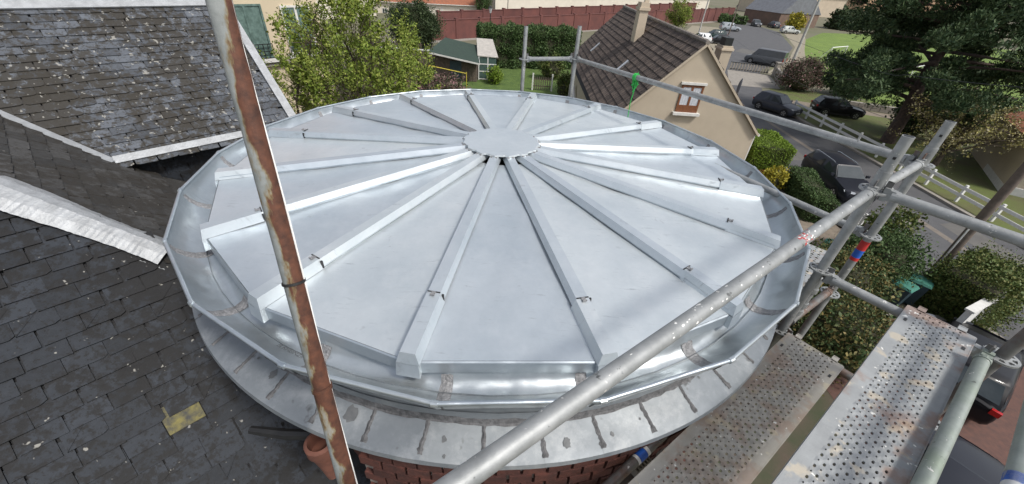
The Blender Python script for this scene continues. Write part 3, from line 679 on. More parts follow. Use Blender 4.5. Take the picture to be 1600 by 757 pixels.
pC_ = post('dark scaffold post beside the outer edge of the upper deck', C2, 10.2, [8.7, 8.2, 7.7, 5.7, 3.7, 1.7], 'galvd')
p1_ = post('thin scaffold post behind the roof in front of the hedge', F1, 8.92, [8.56, 6.6, 4.6, 2.6], 'galv')
p2_ = post('scaffold post behind the roof beside the tiled house', F2, 8.97, [8.62, 6.6, 4.6, 2.6], 'galv')
for z0, z1, m in ((8.03, 8.09, 'blue'), (8.09, 8.16, 'red'), (8.005, 8.03, 'red')): MB().tube([(0, 0, z0), (0, 0, z1)], TR + .0012, 20).build('tape', m, pB_, True)
def rail(label, a, b, m, heads=(1, 1), name='scaffold_rail', r=TR, marks=()):
    a = np.array(a, float); b = np.array(b, float); x = (b - a) / np.linalg.norm(b - a); L = np.linalg.norm(b - a)
    T = thing(name, label, 'scaffold rail', a, group='horizontal scaffold rails')
    y = np.cross((0, 0, 1), x); y /= np.linalg.norm(y); z = np.cross(x, y)
    s0, s1 = (.075 if heads[0] else 0), (.075 if heads[1] else 0)
    MB().tube([x * s0, x * (L - s1)], r, 20).build('tube', m, T, True)
    for h, c, sg in ((heads[0], np.zeros(3), 1), (heads[1], x * L, -1)):
        if not h: continue
        mb = MB(); q = c + x * sg * .062
        mb.obox(q, x, y, z, .022, .017, .026); mb.obox(q - x * sg * .012 + z * .022, x, y, z, .012, .018, .010); mb.obox(q - x * sg * .012 - z * .022, x, y, z, .012, .018, .010)
        mb.tube([q + x * sg * .01, q + x * sg * .035], r + .003, 16)
        o = mb.build('wedge_head', m, T); wd = MB(); wd.obox(q - x * sg * .018 + z * .012, x, y, z, .013, .003, .05); wd.build('wedge', 'galvd', o)
    for f_, ln, mm in marks: MB().tube([x * L * f_, x * (L * f_ + ln)], r + .0008, 20).build('tape', mm, T, True)
    return T
def v3(p, z): return np.array([p[0], p[1], z])
R2a = v3(A2, 8.70); R2b = v3(A2, 8.70) - gv * 3.0
R2 = rail('long guard rail with red paint smear crossing in front of the zinc roof', R2a, R2b, 'galv')
def smear(T, a, b, c, n, m, spread, sz):          # flakes of paint stuck on the camera-facing side of a tube
    a = np.array(a); b = np.array(b); x = (b - a) / np.linalg.norm(b - a)
    mb = MB()
    for _ in range(n):
        u = c + random.gauss(0, spread); p = a + x * u; to = CAM - p; to -= x * (to @ x); to /= np.linalg.norm(to); sdv = np.cross(x, to); ph = random.uniform(-1.0, 1.0)
        nn = to * math.cos(ph) + sdv * math.sin(ph); tt = np.cross(x, nn); s1 = sz * random.uniform(.4, 1.5)
        k = 7; c0 = p + nn * (TR + .0007); mb.add([c0 + x * s1 * 1.6 * math.cos(2 * math.pi * j / k) * random.uniform(.6, 1.2) + tt * s1 * .8 * math.sin(2 * math.pi * j / k) * random.uniform(.6, 1.2) - nn * .0003 for j in range(k)], [tuple(range(k))])
    o = wb(mb, 'paint_flecks', m, T); o['kind'] = 'stuff'; return o
smear(R2, R2a, R2b, .83, 34, 'red', .030, .0035); smear(R2, R2a, R2b, .80, 22, 'whitep', .035, .004); smear(R2, R2a, R2b, 1.35, 26, 'whitep', .3, .0035)
rail('upper transom running outward from the short post over the street', v3(A2, 8.70), v3(C2, 8.70), 'galv')
rail('guard rail with green twine knotted to it, sloping past the tiled house', v3(F2, 8.62), v3(B2, 8.70), 'galv')
rail('lower mid rail just outside the gutter above the parked car', v3(F2, 8.12), v3(B2, 8.20), 'galv')
rail('transom carrying the far end of the upper grey deck', v3(A2, 8.17), v3(C2, 8.17), 'galv')
rail('transom carrying the far end of the lower brown deck', v3(A2, 7.67), v3(C2, 7.67), 'galvd')
rail('short rail joining the tall and short posts at the roof edge', v3(A2, 8.69), v3(B2, 8.71), 'galv')
rail('low rail joining the taped post and its neighbour at deck height', v3(A2, 7.74), v3(B2, 7.74), 'galvd')
rail('short rail between the thin posts behind the roof', v3(F1, 8.56), v3(F2, 8.62), 'galv')
q0 = zp(1541, 550, 8.26); q1 = zp(1442, 757, 8.26); qd = (q1 - q0) / np.linalg.norm(q1 - q0)
rail('greenish rail along the outer edge of the upper deck', q0, q0 + qd * 2.4, 'galvg', (1, 0))
rail('thick pale rail nearest the street side with peeling tape', v3(C2, 8.5), v3(C2, 8.5) - gv * 2.6, 'galvg', (1, 0), marks=((.43, .10, 'plastic'), (.43, .04, 'blue')))
q0 = v3(A2, 7.66) - hv * .03; q1 = zp(1000, 713, 7.62); qd = (q1 - q0) / np.linalg.norm(q1 - q0); Lq = float(np.linalg.norm(q1 - q0))
rail('dark ledger beneath the brown deck with blue and white tape', q0, q0 + qd * 2.6, 'galvd', (1, 0), marks=(((Lq - .03) / 2.6, .05, 'blue'), ((Lq + .022) / 2.6, .016, 'whitep'), ((Lq - .05) / 2.6, .018, 'whitep')))
# spring clamp between the two posts
mb = MB(); ca = v3(A2, 8.02) + np.array([.03, .02, 0]); cb = v3(B2, 7.75) * .25 + v3(A2, 7.75) * .75 + np.array([.0, -.0, -.12])
rail('short adjustable jack tube clamped between the posts', v3(A2, 8.08) + np.array([.1, .07, 0]), v3(A2, 7.74) + np.array([.07, .05, 0]), 'galv', (0, 0), 'scaffold_jack', .021)
jk = bpy.data.objects['scaffold_jack']; ja = np.array([0., 0, 0]); jb = np.array([-.03, -.02, -.34])
for u in (.22, .55, .72): MB().tube([ja + (jb - ja) * u, ja + (jb - ja) * (u + .09)], .029, 18).build('collar', 'galv', jk, True)
def deck(label, c0, wd, ln, z, m, rows, pitch):
    """perforated steel plank: c0 far left corner, runs towards -g"""
    T = thing('scaffold_deck', label, 'scaffold deck', (c0[0], c0[1], z), group='perforated scaffold decks')
    x = -gv; y = hv; mb = MB(); rim = .042; inner = wd - 2 * rim; pw = inner / rows; nc = int(ln / pitch); K = 8
    def pt(u, v, w_=0): return x * u + y * v + np.array([0, 0, w_])
    for i in range(nc):
        for j in range(rows):
            cx, cy = (i + .5) * pitch, rim + (j + .5) * pw; big = (i + j) % 2 == 0
            ru, rv = (pitch * .27, pw * .25) if big else (pitch * .15, pw * .15)
            sq = [(-1, -1), (0, -1), (1, -1), (1, 0), (1, 1), (0, 1), (-1, 1), (-1, 0)]
            vs = [pt(cx + a * pitch / 2, cy + b * pw / 2) for a, b in sq]; ring = []; low = []
            for a, b in sq:
                an = math.atan2(b, a); up = .0015 if not big else -.0005
                ring.append(pt(cx + ru * math.cos(an), cy + rv * math.sin(an), up)); low.append(pt(cx + ru * .9 * math.cos(an), cy + rv * .9 * math.sin(an), -.006))
            mb.add(vs + ring + low, [(k, (k + 1) % 8, 8 + (k + 1) % 8, 8 + k) for k in range(8)] + [(8 + k, 8 + (k + 1) % 8, 16 + (k + 1) % 8, 16 + k) for k in range(8)])
    L = nc * pitch
    mb.quad(pt(0, 0, .002), pt(L, 0, .002), pt(L, rim, 0), pt(0, rim, 0)); mb.quad(pt(0, wd - rim, 0), pt(L, wd - rim, 0), pt(L, wd, .002), pt(0, wd, .002))
    o = mb.build('perforated_top', m, T)
    sd = MB()
    for v in (0, wd - .0): sd.obox(pt(L / 2, v + (.002 if v else -.002), -.026), x, y, (0, 0, 1), L / 2, .002, .029)
    sd.obox(pt(-.003, wd / 2, -.024), x, y, (0, 0, 1), .003, wd / 2, .026); sd.build('side_rail', m, T)
    for v in (.05, wd - .05):
        h = MB(); h.obox(pt(-.022, v, -.004), x, y, (0, 0, 1), .022, .016, .006); h.obox(pt(-.045, v, -.016), x, y, (0, 0, 1), .005, .016, .018); h.build('hook', m, T)
    for v in (rim * .5, wd - rim * .5):
        h = MB(); h.obox(pt(.14, v, .0022), x, y, (0, 0, 1), .013, .006, .0006); h.build('slot', 'black', T)
    return T
gl = 1.9
deck('upper grey perforated steel deck spattered with rust and cream paint', zp(1419, 478, 8.215), .252, 1.95, 8.215, 'deckg', 9, .030)
deck('lower brown stained perforated steel deck beside the tower', zp(1232, 521, 7.735), .30, 1.9, 7.735, 'deckb', 9, .031)
# deck behind the post along the gutter
bd = thing('scaffold_deck', 'grey perforated deck strip between the gutter and the posts', 'scaffold deck', (0, 0, 0), group='perforated scaffold decks')
p0, p1, p2 = zp(1274, 432, 7.69), zp(1236, 491, 7.69), zp(1292, 449, 7.69)
ux = (p1 - p0); ux /= np.linalg.norm(ux); uy = np.cross((0, 0, 1), ux); uy = uy if uy[0] > 0 else -uy
for nm_, off in (('perforated_top', -.285), ('perforated_top', -.08)):
    mb = MB()
    for i in range(-14, 9):
        for j in range(5):
            c = p0 + ux * (i + .5) * .034 + uy * (j * .04 + .02 + off - .12); big = (i + j) % 2 == 0; rr = .28 if big else .15
            sq = [(-1, -1), (0, -1), (1, -1), (1, 0), (1, 1), (0, 1), (-1, 1), (-1, 0)]
            vs = [c + ux * a * .017 + uy * b * .02 for a, b in sq] + [c + ux * .034 * rr * a / math.hypot(a, b) + uy * .04 * rr * b / math.hypot(a, b) for a, b in sq]
            mb.add(vs, [(k, (k + 1) % 8, 8 + (k + 1) % 8, 8 + k) for k in range(8)])
    mb.build(nm_, 'deckg', bd)
# pale slotted blocks on the plank under the dark ledger
for k in range(4):
    c = zp(1104 - 33 * k, 633 + 31 * k, 7.52); xg = gv; yh = hv
    T = thing('slotted_block', ['slotted block at the scaffold post end of the row', 'pale slotted block second from the scaffold posts', 'slotted block third from the scaffold posts', 'slotted block beside the blue tape on the ledger'][k], 'block', c, group='slotted blocks in a row')
    mb = MB(); nx, ny = 5, 3; lx, ly = .105, .07
    for i in range(nx):
        for j in range(ny):
            cc = xg * ((i + .5) / nx - .5) * lx + yh * ((j + .5) / ny - .5) * ly; hx, hy = lx / nx / 2, ly / ny / 2
            o_ = [(-1, -1), (1, -1), (1, 1), (-1, 1)]; vs = [cc + xg * a * hx + yh * b * hy for a, b in o_] + [cc + xg * a * hx * .5 + yh * b * hy * .62 for a, b in o_] + [cc + xg * a * hx * .5 + yh * b * hy * .62 - (0, 0, .03) for a, b in o_]
            mb.add(vs, [(q, (q + 1) % 4, 4 + (q + 1) % 4, 4 + q) for q in range(4)] + [(4 + q, 4 + (q + 1) % 4, 8 + (q + 1) % 4, 8 + q) for q in range(4)] + [(8, 9, 10, 11)])
    mb.build('slotted_face', 'gravel' if k % 3 == 0 else 'concrete', T); s_ = MB()
    for sg in (-1, 1): s_.obox(xg * sg * (lx / 2 + .001) - np.array([0, 0, .03]), xg, yh, (0, 0, 1), .001, ly / 2, .03); s_.obox(yh * sg * (ly / 2 + .001) - np.array([0, 0, .03]), xg, yh, (0, 0, 1), lx / 2, .001, .03)
    s_.build('side', 'concrete', T)
c0 = zp(1104, 633, 7.45); c1 = zp(1005, 726, 7.45); mb = MB(); mb.bar(c0 + gv * .3, c1 - gv * .6, .09, .03); tag(mb.build('timber_plank', 'wood'), 'narrow timber plank under the slotted blocks by the brick drum', 'plank')
# leaning rusty pole
def lean_pole():
    t = CAM + ray(342, 0) * .82; b = CAM + ray(543, 757) * 1.16; x = (t - b) / np.linalg.norm(t - b); top = t + x * .35; bot = b - x * 1.1
    T = thing('rusty_pole', 'peeling grey and rust leaning scaffold pole in front of the zinc roof', 'pole', bot)
    L = float(np.linalg.norm(top - bot)); mid = (t + b) / 2; to = CAM - mid; to -= x * (to @ x); to /= np.linalg.norm(to); rt = np.cross(to, x)
    if rt[0] < 0: rt = -rt
    mt = basis(rt, np.cross(x, rt), x, (0, 0, 0))
    n = 60; pts = [(random.uniform(-.0004, .0004), random.uniform(-.0004, .0004), L * k / n) for k in range(n + 1)]
    o = MB().tube(pts, [TR * random.uniform(.985, 1.015) for _ in pts], 28).build('tube', 'rust', T, True); o.matrix_local = mt
    def at(py):
        f_ = (py - 0) / 757.; r = ray(340 + (543 - 340) * f_, py); tz = np.cross(r, x); # closest point on pole to the ray
        w0 = CAM - bot; a_, b_, c_, d_, e_ = r @ r, r @ x, 1., r @ w0, x @ w0; return float((a_ * e_ - b_ * d_) / (a_ * c_ - b_ * b_))
    for py, hh, rr, m in ((441, .006, .0035, 'black'), (606, .012, .0025, 'rust')):
        k = MB().tube([(0, 0, at(py) - hh / 2), (0, 0, at(py) + hh / 2)], TR + rr, 24).build('collar', m, T, True); k.matrix_local = mt
    za, zb_ = at(757) - .3, at(-60)
    k = MB().tube([(TR * .93 + .002 * math.sin(j), -TR * .25, za + (zb_ - za) * j / 12) for j in range(13)], .0028, 6).build('white_cable', 'whitep', T, True); k.matrix_local = mt
    return T
lean_pole()
# green twine knotted round the sloping guard rail
ra_, rb_ = v3(F2, 8.62), v3(B2, 8.70); xr = (rb_ - ra_) / np.linalg.norm(rb_ - ra_)
best = min(np.linspace(0, 3, 600), key=lambda u: abs(float(np.cross(ray(993, 125), (ra_ + xr * u - CAM))[2]) ))
pk = ra_ + xr * best; T = thing('green_twine', 'bright green twine knotted on the rail with hanging tail', 'twine', pk)
mb = MB(); yr = np.cross((0, 0, 1), xr); yr /= np.linalg.norm(yr)
pts = []
for k in range(90):
    a = k / 90 * 2 * math.pi * 5; u = -.02 + .04 * k / 90; pts.append(xr * u + yr * .031 * math.cos(a) + np.array([0, 0, .031 * math.sin(a)]))
mb.tube(pts, .006, 6); MB_ = mb.build('coil', 'green', T, True)
mb = MB(); mb.tube([np.array([0, 0, -.03]) + np.array([random.gauss(0, .022), random.gauss(0, .022), random.gauss(-.03, .035)]) for _ in range(16)], .006, 5); mb.build('knot', 'green', T, True)
mb = MB(); mb.tube([(0, -.02, -.03), (.004, -.024, -.12), (-.006, -.02, -.24), (.002, -.02, -.40)], .0045, 6); mb.build('tail', 'green', T, True)

# ================================================================== vegetation makers
def limb(mb, a, b, r0, r1, bend=.1, n=5, sides=6):
    a = np.array(a, float); b = np.array(b, float); L = np.linalg.norm(b - a); off = rng.normal(size=3) * L * bend; off[2] = abs(off[2]) * .4
    pts = [a + (b - a) * u + off * math.sin(math.pi * u) for u in np.linspace(0, 1, n)]; mb.tube(pts, list(np.linspace(r0, r1, n)), sides); return pts
def shrub(name, label, cat, xy, r, h, n, size, m, group=None, core=True, flat=1.0, clumps=60, z0=0., upright=0.):
    T = thing(name, label, cat, (xy[0], xy[1], z0), group=group)
    c = in_ellipsoid(clumps, (0, 0, h * .55), (r[0] * .82, r[1] * .82, h * .45), .55); c[:, 2] = np.clip(c[:, 2], .1, None)
    P_ = gauss_clumps(c, n, (r[0] * .16, r[1] * .16, h * .10)); P_ = P_[P_[:, 2] > .03]
    np_quads('leaves', leaves(P_, size, 1.7, (0, 0, upright) if upright else None), m, T)
    mb = MB()
    for k in range(9): q = c[k % len(c)]; limb(mb, (random.gauss(0, .08), random.gauss(0, .08), 0), q * .95, .025 + .01 * h, .008)
    mb.build('stems', 'bark', T)
    if core:
        cb = MB(); cb.lathe([(.15, .02), (.62, h * .2), (.66, h * .5), (.45, h * .78), (.1, h * .88)], 12); cb.v = [(x * r[0] * (1 + .12 * math.sin(5 * y)), y * r[1], z) for x, y, z in cb.v]; cb.build('dark_core', 'l_core', T)
    return T
def hedge(name, label, a, b, wd, h, n, size, m, core='l_core', wob=.08, rough=0.):
    a = np.array([*a, 0.]); b = np.array([*b, 0.]); L = np.linalg.norm(b - a); x = (b - a) / L; y = np.array([-x[1], x[0], 0])
    T = thing(name, label, 'hedge', a)
    areas = np.array([L * wd, L * h, L * h, wd * h, wd * h]); w_ = rng.choice(5, n, p=areas / areas.sum()); u = rng.uniform(0, 1, n); v = rng.uniform(0, 1, n)
    ll = np.where(w_ == 3, 0, np.where(w_ == 4, L, u * L)); ww = np.where(w_ == 1, -wd / 2, np.where(w_ == 2, wd / 2, (np.where(w_ == 0, v, u) - .5) * wd)); hh = np.where(w_ == 0, h, v * h)
    bumpy = wob * (np.sin(ll * 2.1) + np.sin(ll * 5.3 + 1) * .6 + np.sin(hh * 4)) + rng.normal(size=n) * wob * .8 + rough * np.maximum(0, rng.normal(size=n))
    hh = hh + np.where(w_ == 0, bumpy, 0); ww = ww + np.where(w_ == 1, -bumpy, np.where(w_ == 2, bumpy, 0))
    P_ = x * ll[:, None] + y * ww[:, None] + np.array([0, 0, 1.]) * hh[:, None]
    np_quads('leaves', leaves(P_, size, 1.5), m, T)
    mb = MB(); mb.obox(x * L / 2 + (0, 0, h / 2 - .03), x, y, (0, 0, 1), L / 2 - .1, wd / 2 - .1, h / 2 - .06); mb.build('dark_core', core, T); return T  # solid dark core added so the leaves are not see-through
# ---- young-leaved tree beyond the tower
def bud_tree(label, xy, h, rad, nt_, nl, size, m, zlow, name='budding_tree', group=None, trunk_r=.14, fill=0):
    T = thing(name, label, 'tree', (xy[0], xy[1], 0), group=group); mb = MB(); P_ = []; random.seed(len(label) * 7 + 3)
    fork = h * zlow * .6; mb.tube([(0, 0, 0), (.05, .03, fork * .5), (0, 0, fork), (.02, .05, h * .7)], [trunk_r, trunk_r * .85, trunk_r * .75, trunk_r * .2], 8)
    mains = []
    for k in range(34):
        a = k * 2.4; z0 = fork * random.uniform(.75, 1.35); e = (.45, .75, 1.0)[k % 3] * random.uniform(.9, 1.08); q = np.array([math.cos(a) * rad * e * .72, math.sin(a) * rad * e * .72, min(h * .93, z0 + (h - z0) * (random.uniform(.5, .92) if k % 3 == 0 else random.uniform(.2, .75)))])
        mains.append(limb(mb, (0, 0, z0), q, trunk_r * .35, .018, .12, 7))
    for k in range(nt_):
        base = random.choice(mains); i = random.randint(1, 6); b = np.array(base[i]); out = np.array([b[0], b[1], 0]); no = np.linalg.norm(out) + 1e-6
        d_ = np.array([0, 0, random.uniform(.15, 1.1)]) + out / no * random.uniform(.0, .95) + rng.normal(size=3) * .42; d_ /= np.linalg.norm(d_)
        L = random.uniform(.45, 1.15) * rad * .48; e = b + d_ * L
        rr = math.hypot(e[0], e[1]) / rad; zz = (e[2] - h * zlow) / (h - h * zlow)
        if rr > 1.12 or zz > 1.05: e = b + d_ * L * .45
        pts = limb(mb, b, e, .012, .004, .08, 4, 4)
        cnt = max(3, int(nl / nt_)); us = rng.uniform(.15, 1.05, cnt); q = np.array([b + (e - b) * u for u in us]) + rng.normal(size=(cnt, 3)) * size * 1.35; P_.append(q)
    if fill:                                          # leafy sprays through the crown's volume, uneven at the edge
        c = in_ellipsoid(int(fill / 90), (0, 0, h * (.5 + zlow * .42)), (rad * .98, rad * .98, h * (1 - zlow) * .52), .45)
        edge = 1 + .16 * np.sin(c[:, 0] * 3.7 + c[:, 2] * 2.1) + .1 * np.sin(c[:, 1] * 5.3 - c[:, 2] * 4.4); c[:, :2] *= edge[:, None]
        for q in c[::3]: b = q * np.array([.55, .55, 1]) - np.array([0, 0, rad * .3]); limb(mb, b, q + np.array([0, 0, .06]), .01, .003, .06, 3, 4)
        i = rng.integers(0, len(c), fill); up = rng.uniform(-1, 1, (fill, 1)); ax = c[i] * np.array([.5, .5, 0]) / rad + np.array([0, 0, .9])
        P_.append(c[i] + ax * up * .17 + rng.normal(size=(fill, 3)) * .055)
    mb.build('trunk', 'bark', T); np_quads('crown', leaves(np.concatenate(P_), size, 1.5, (0, 0, .35)), m, T); return T
t_c = CAM + ray(548, 92) * 10.6
bud_tree('broad tree in fresh yellow green leaf beyond the zinc roof', (t_c[0], t_c[1]), 9.55, 2.15, 900, 36000, .037, 'l_bud', .30, fill=78000)
# ---- big pine
def pine(label, xy, h, rad, n_tuft, group=None):
    T = thing('pine_tree', label, 'tree', (xy[0], xy[1], 0)); mb = MB()
    mb.tube([(0, 0, 0), (.1, .05, 2), (.0, .25, 5), (.3, .3, 9), (.2, .2, h * .9)], [.48, .40, .34, .22, .06], 12)
    pads = []
    for k in range(62):
        a = k * 2.399; z = 2.9 + (h - 3.4) * (k / 61) ** .95; f_ = (z - 3.5) / (h - 3.5); L = rad * (1.0 - f_ * .62) * random.uniform(.55, 1.08)
        e = np.array([math.cos(a) * L, math.sin(a) * L, z + L * random.uniform(-.06, .16)]); pts = limb(mb, (.15, .2, z), e, .13 * (1.2 - f_), .03, .06, 6)
        for q in range(7):
            u = random.uniform(.38, 1.05); c = np.array([.15, .2, z]) * (1 - u) + e * u + np.array([random.gauss(0, .7), random.gauss(0, .7), random.gauss(.15, .45)]); pads.append((c, random.uniform(.55, 1.1)))
    mb.build('trunk', 'barkp', T)
    cs = np.array([p[0] for p in pads]); rs = np.array([p[1] for p in pads]); i = rng.integers(0, len(cs), n_tuft); v = rng.normal(size=(n_tuft, 3)); v /= np.linalg.norm(v, axis=1, keepdims=True)
    u = rng.uniform(.25, 1, (n_tuft, 1)) ** .5; tuft = cs[i] + v * u * rs[i][:, None] * np.array([1.0, 1.0, .68])
    k = 7; P_ = np.repeat(tuft, k, 0) + rng.normal(size=(n_tuft * k, 3)) * .05; np_quads('crown', leaves(P_, .062, 3.2, (0, 0, .6)), 'l_pine', T); return T
px_, py_ = G(1379, 222)
pine('tall dark pine with a bare leaning trunk on the grass verge', (px_ + .3, py_), 16.5, 8.6, 40000)

# ================================================================== buildings
def window(T, c, ux, n_, w_, h_, m_frame, m_glass, frame=.07, depth=.12, mull=1, sill=None, curtain=None, lintel=None):
    """c centre on the wall face, ux along the wall, n_ outward; frame stands in a shallow reveal"""
    c = np.array(c, float); ux = np.array(ux, float); n_ = np.array(n_, float); up = np.array([0, 0, 1.])
    fr = MB()
    for sg in (-1, 1): fr.obox(c + ux * sg * (w_ / 2 - frame / 2) + n_ * .02, ux, up, n_, frame / 2, h_ / 2, .03); fr.obox(c + up * sg * (h_ / 2 - frame / 2) + n_ * .02, ux, up, n_, w_ / 2 - frame, frame / 2, .028)
    for k in range(mull): fr.obox(c + ux * (-w_ / 2 + w_ * (k + 1) / (mull + 1)) + n_ * .02, ux, up, n_, frame * .6, h_ / 2 - frame, .026)
    f_ = wb(fr, 'window', m_frame, T)
    gl_ = MB(); gl_.obox(c + n_ * .012, ux, up, n_, w_ / 2 - frame * .5, h_ / 2 - frame * .5, .006); wsub(gl_, 'pane', m_glass, f_)
    if curtain:
        for sg in (-1, 1):
            cu = MB(); ww = w_ * .40; vs = []
            for i in range(9):
                for zz in (-1, 1): vs.append(c + ux * (sg * w_ * .23 + ww * (i / 8 - .5)) + up * zz * (h_ / 2 - frame) + n_ * (.022 + .006 * (i % 2)))
            cu.add(vs, [(2 * i, 2 * i + 2, 2 * i + 3, 2 * i + 1) for i in range(8)]); wsub(cu, 'curtain', curtain, f_)
    if sill: s_ = MB(); s_.obox(c - up * (h_ / 2 + .06) + n_ * .08, ux, up, n_, w_ / 2 + .12, .06, .12); wsub(s_, 'sill', sill, f_)
    if lintel: s_ = MB(); s_.obox(c + up * (h_ / 2 + .08) + n_ * .05, ux, up, n_, w_ / 2 + .08, .05, .05); wsub(s_, 'lintel', lintel, f_)
    return f_
# ---- cream house on the left
CH = thing('cream_house', 'tall cream rendered house with green curtained windows behind the budding tree', 'house', st(-18, 4, 0))
sW = -14.2; tR = float(D @ sp(505, 60, sW)); mb = MB(); cs = [st(sW, -14, 0), st(sW, tR, 0), st(sW - 9, tR, 0), st(sW - 9, -14, 0)]; mb.prism([(q[0], q[1]) for q in cs], 0, 10.6); wb(mb, 'wall', 'cream', CH)
mb = MB(); rp = [st(sW + .5, -14.5, 10.55), st(sW + .5, tR + .4, 10.55), st(sW - 4.5, tR + .4, 14), st(sW - 4.5, -14.5, 14), st(sW - 9.5, -14.5, 10.55), st(sW - 9.5, tR + .4, 10.55)]; mb.add(rp, [(0, 1, 2, 3), (3, 2, 5, 4), (1, 5, 2), (0, 3, 4)]); wb(mb, 'roof', 'orange', CH)
z_c = float(sp(420, 100, sW)[2]); mb = MB(); mb.bar(st(sW + .05, -14, z_c), st(sW + .05, tR, z_c), .16, .13); wb(mb, 'string_course', 'concrete', CH)
for px_, w_, h_ in ((391, 1.05, 1.62), (463, 1.0, 1.5)):
    c = sp(px_, 51 if px_ < 420 else 27, sW); c[2] = float(sp(391, 51, sW)[2]); c = c + E_ * .005
    f_ = window(CH, c, D, E_, w_, h_, 'trim' if px_ > 420 else 'curtg', 'glassg', .06, mull=1, curtain='curtg', sill='trim')
    b_ = MB(); up = np.array([0, 0, 1.])
    for k in range(8): b_.bar(c + E_ * .14 + D * (-w_ / 2 + w_ * k / 7) - up * h_ * .5, c + E_ * .14 + D * (-w_ / 2 + w_ * k / 7) - up * h_ * .22, .02, .02, (1, 0, 0))
    for zz in (.22, .36, .49): b_.bar(c + E_ * .14 - D * w_ / 2 - up * h_ * zz, c + E_ * .14 + D * w_ / 2 - up * h_ * zz, .025, .025)
    wsub(b_, 'balcony_rail', 'iron', f_)
for t_, z_ in ((-6, 7.2), (-6, 3.6), (-2, 3.6)): window(CH, st(sW + .005, t_, z_), D, E_, 1.05, 1.6, 'trim', 'glassg', .06, curtain='curtg', sill='trim')
# ---- tiled house with beige gable
TH = thing('tiled_house', 'beige gabled house with brown tiled roof and wooden attic window', 'house', (8, 24, 0))
YF, YB, XL, XR, XA, ZA = 16.2, 34.7, 4.0, 11.75, 8.0, 7.2; zroof = lambda x: ZA - abs(x - XA) * 1.0
mb = MB(); zl, zr_ = zroof(XL + .35), zroof(XR - .1)
mb.add([(XL + .35, YF, 0), (XR - .1, YF, 0), (XR - .1, YF, zr_ - .06), (XA, YF, ZA - .06), (XL + .35, YF, zl - .06)] + [(XL + .35, YB, 0), (XR - .1, YB, 0), (XR - .1, YB, zr_ - .06), (XA, YB, ZA - .06), (XL + .35, YB, zl - .06)], [(0, 1, 2, 3, 4), (9, 8, 7, 6, 5), (0, 4, 9, 5), (1, 6, 7, 2)]); wb(mb, 'wall', 'beige', TH)
def tiled(T, x0, x1, y0, y1, name, m, pitch_y=.30, pitch_r=.36):
    mb = MB(); Ls = abs(x1 - x0) * math.sqrt(2); nr = int(Ls / pitch_r); ny = int((y1 - y0) / pitch_y); sg = 1 if x1 > x0 else -1
    dn = np.array([sg, 0, -1]) / math.sqrt(2); nn = np.array([sg, 0, 1]) / math.sqrt(2)
    for r in range(nr):
        for k in range(ny):
            o_ = np.array([x0, y0 + k * pitch_y, zroof(x0)]) + dn * r * pitch_r; lift = .055 + random.uniform(-.008, .012)
            p = [o_ + nn * .015, o_ + np.array([0, pitch_y * .93, 0]) + nn * .015, o_ + np.array([0, pitch_y * .93, 0]) + dn * (pitch_r + .03) + nn * lift, o_ + dn * (pitch_r + .03) + nn * lift]
            mid0 = (p[0] + p[1]) / 2 + nn * .03; mid1 = (p[2] + p[3]) / 2 + nn * .035
            fr_ = [p[3] - nn * .05, mid1 - nn * .07, p[2] - nn * .05]
            mb.add([p[0], mid0, p[1], p[2], mid1, p[3]] + fr_, [(0, 1, 4, 5), (1, 2, 3, 4), (5, 4, 7, 6), (4, 3, 8, 7)])
    o = wb(mb, name, m, T); o['kind'] = 'stuff'; return o
mb = MB(); mb.add([(XL, YF - .12, zroof(XL) - .02), (XL, YB + .1, zroof(XL) - .02), (XA, YB + .1, ZA - .02), (XA, YF - .12, ZA - .02), (XR, YB + .1, zroof(XR) - .02), (XR, YF - .12, zroof(XR) - .02)], [(0, 3, 2, 1), (3, 5, 4, 2)]); wb(mb, 'roof', 'under', TH)
tiled(TH, XA, XL, YF - .1, YB, 'roof_tiles', 'tile'); tiled(TH, XA, XR, YF - .1, YB, 'roof_tiles', 'tile')
for k in range(45): mb = MB(); y = YF - .1 + k * .413; mb.tube([(XA, y, ZA + .03), (XA, y + .42, ZA + .045)], [.10, .115], 8); wb(mb, 'ridge_tile', 'tilel', TH)
mb = MB()
for sg, xe in ((-1, XL), (1, XR)): mb.bar((XA + sg * .02, YF - .10, ZA - .05), (xe, YF - .10, zroof(xe) - .05), .09, .11, (0, 1, 0))
wb(mb, 'verge_board', 'beige', TH)
c = yp(1077, 155, YF); window(TH, (c[0], YF - .005, c[2]), (1, 0, 0), (0, -1, 0), 1.02, 1.22, 'woodb', 'glass', .085, mull=1, sill='trim', curtain='curtain', lintel='trim')
mb = MB(); mb.obox((c[0], YF - .03, c[2] - .42), (1, 0, 0), (0, 1, 0), (0, 0, 1), .44, .02, .14); wb(mb, 'window_panel', 'woodb', TH)
ch = wb(MB().box(6.75, 7.25, 24.0, 24.9, 5.2, 8.15), 'chimney', 'beige2', TH); wsub(MB().box(6.68, 7.32, 23.93, 24.97, 7.75, 7.9), 'chimney_band', 'beige2', ch); wsub(MB().box(6.95, 7.2, 24.1, 24.35, 8.15, 8.6), 'chimney_pot', 'beige2', ch)
ch = wb(MB().box(10.0, 10.5, 19.0, 19.8, 4.4, 6.8), 'chimney', 'beige', TH); wsub(MB().box(9.94, 10.56, 18.94, 19.86, 6.6, 6.7), 'chimney_band', 'beige2', ch); wsub(MB().box(10.06, 10.44, 19.1, 19.7, 6.8, 7.15), 'chimney_pot', 'iron', ch)
mb = MB(); mb.lathe([(.02, 0), (.2, .02), (.36, .07), (.42, .12), (.41, .13), (.3, .07), (.02, .03)], 20); mb.v = [(11.2 + z * .8, 18.6 - y * .2 - z * .4, 5.05 + x) for x, y, z in [(p[1], p[0], p[2]) for p in mb.v]]; wb(mb, 'satellite_dish', 'greyroof', TH, True)
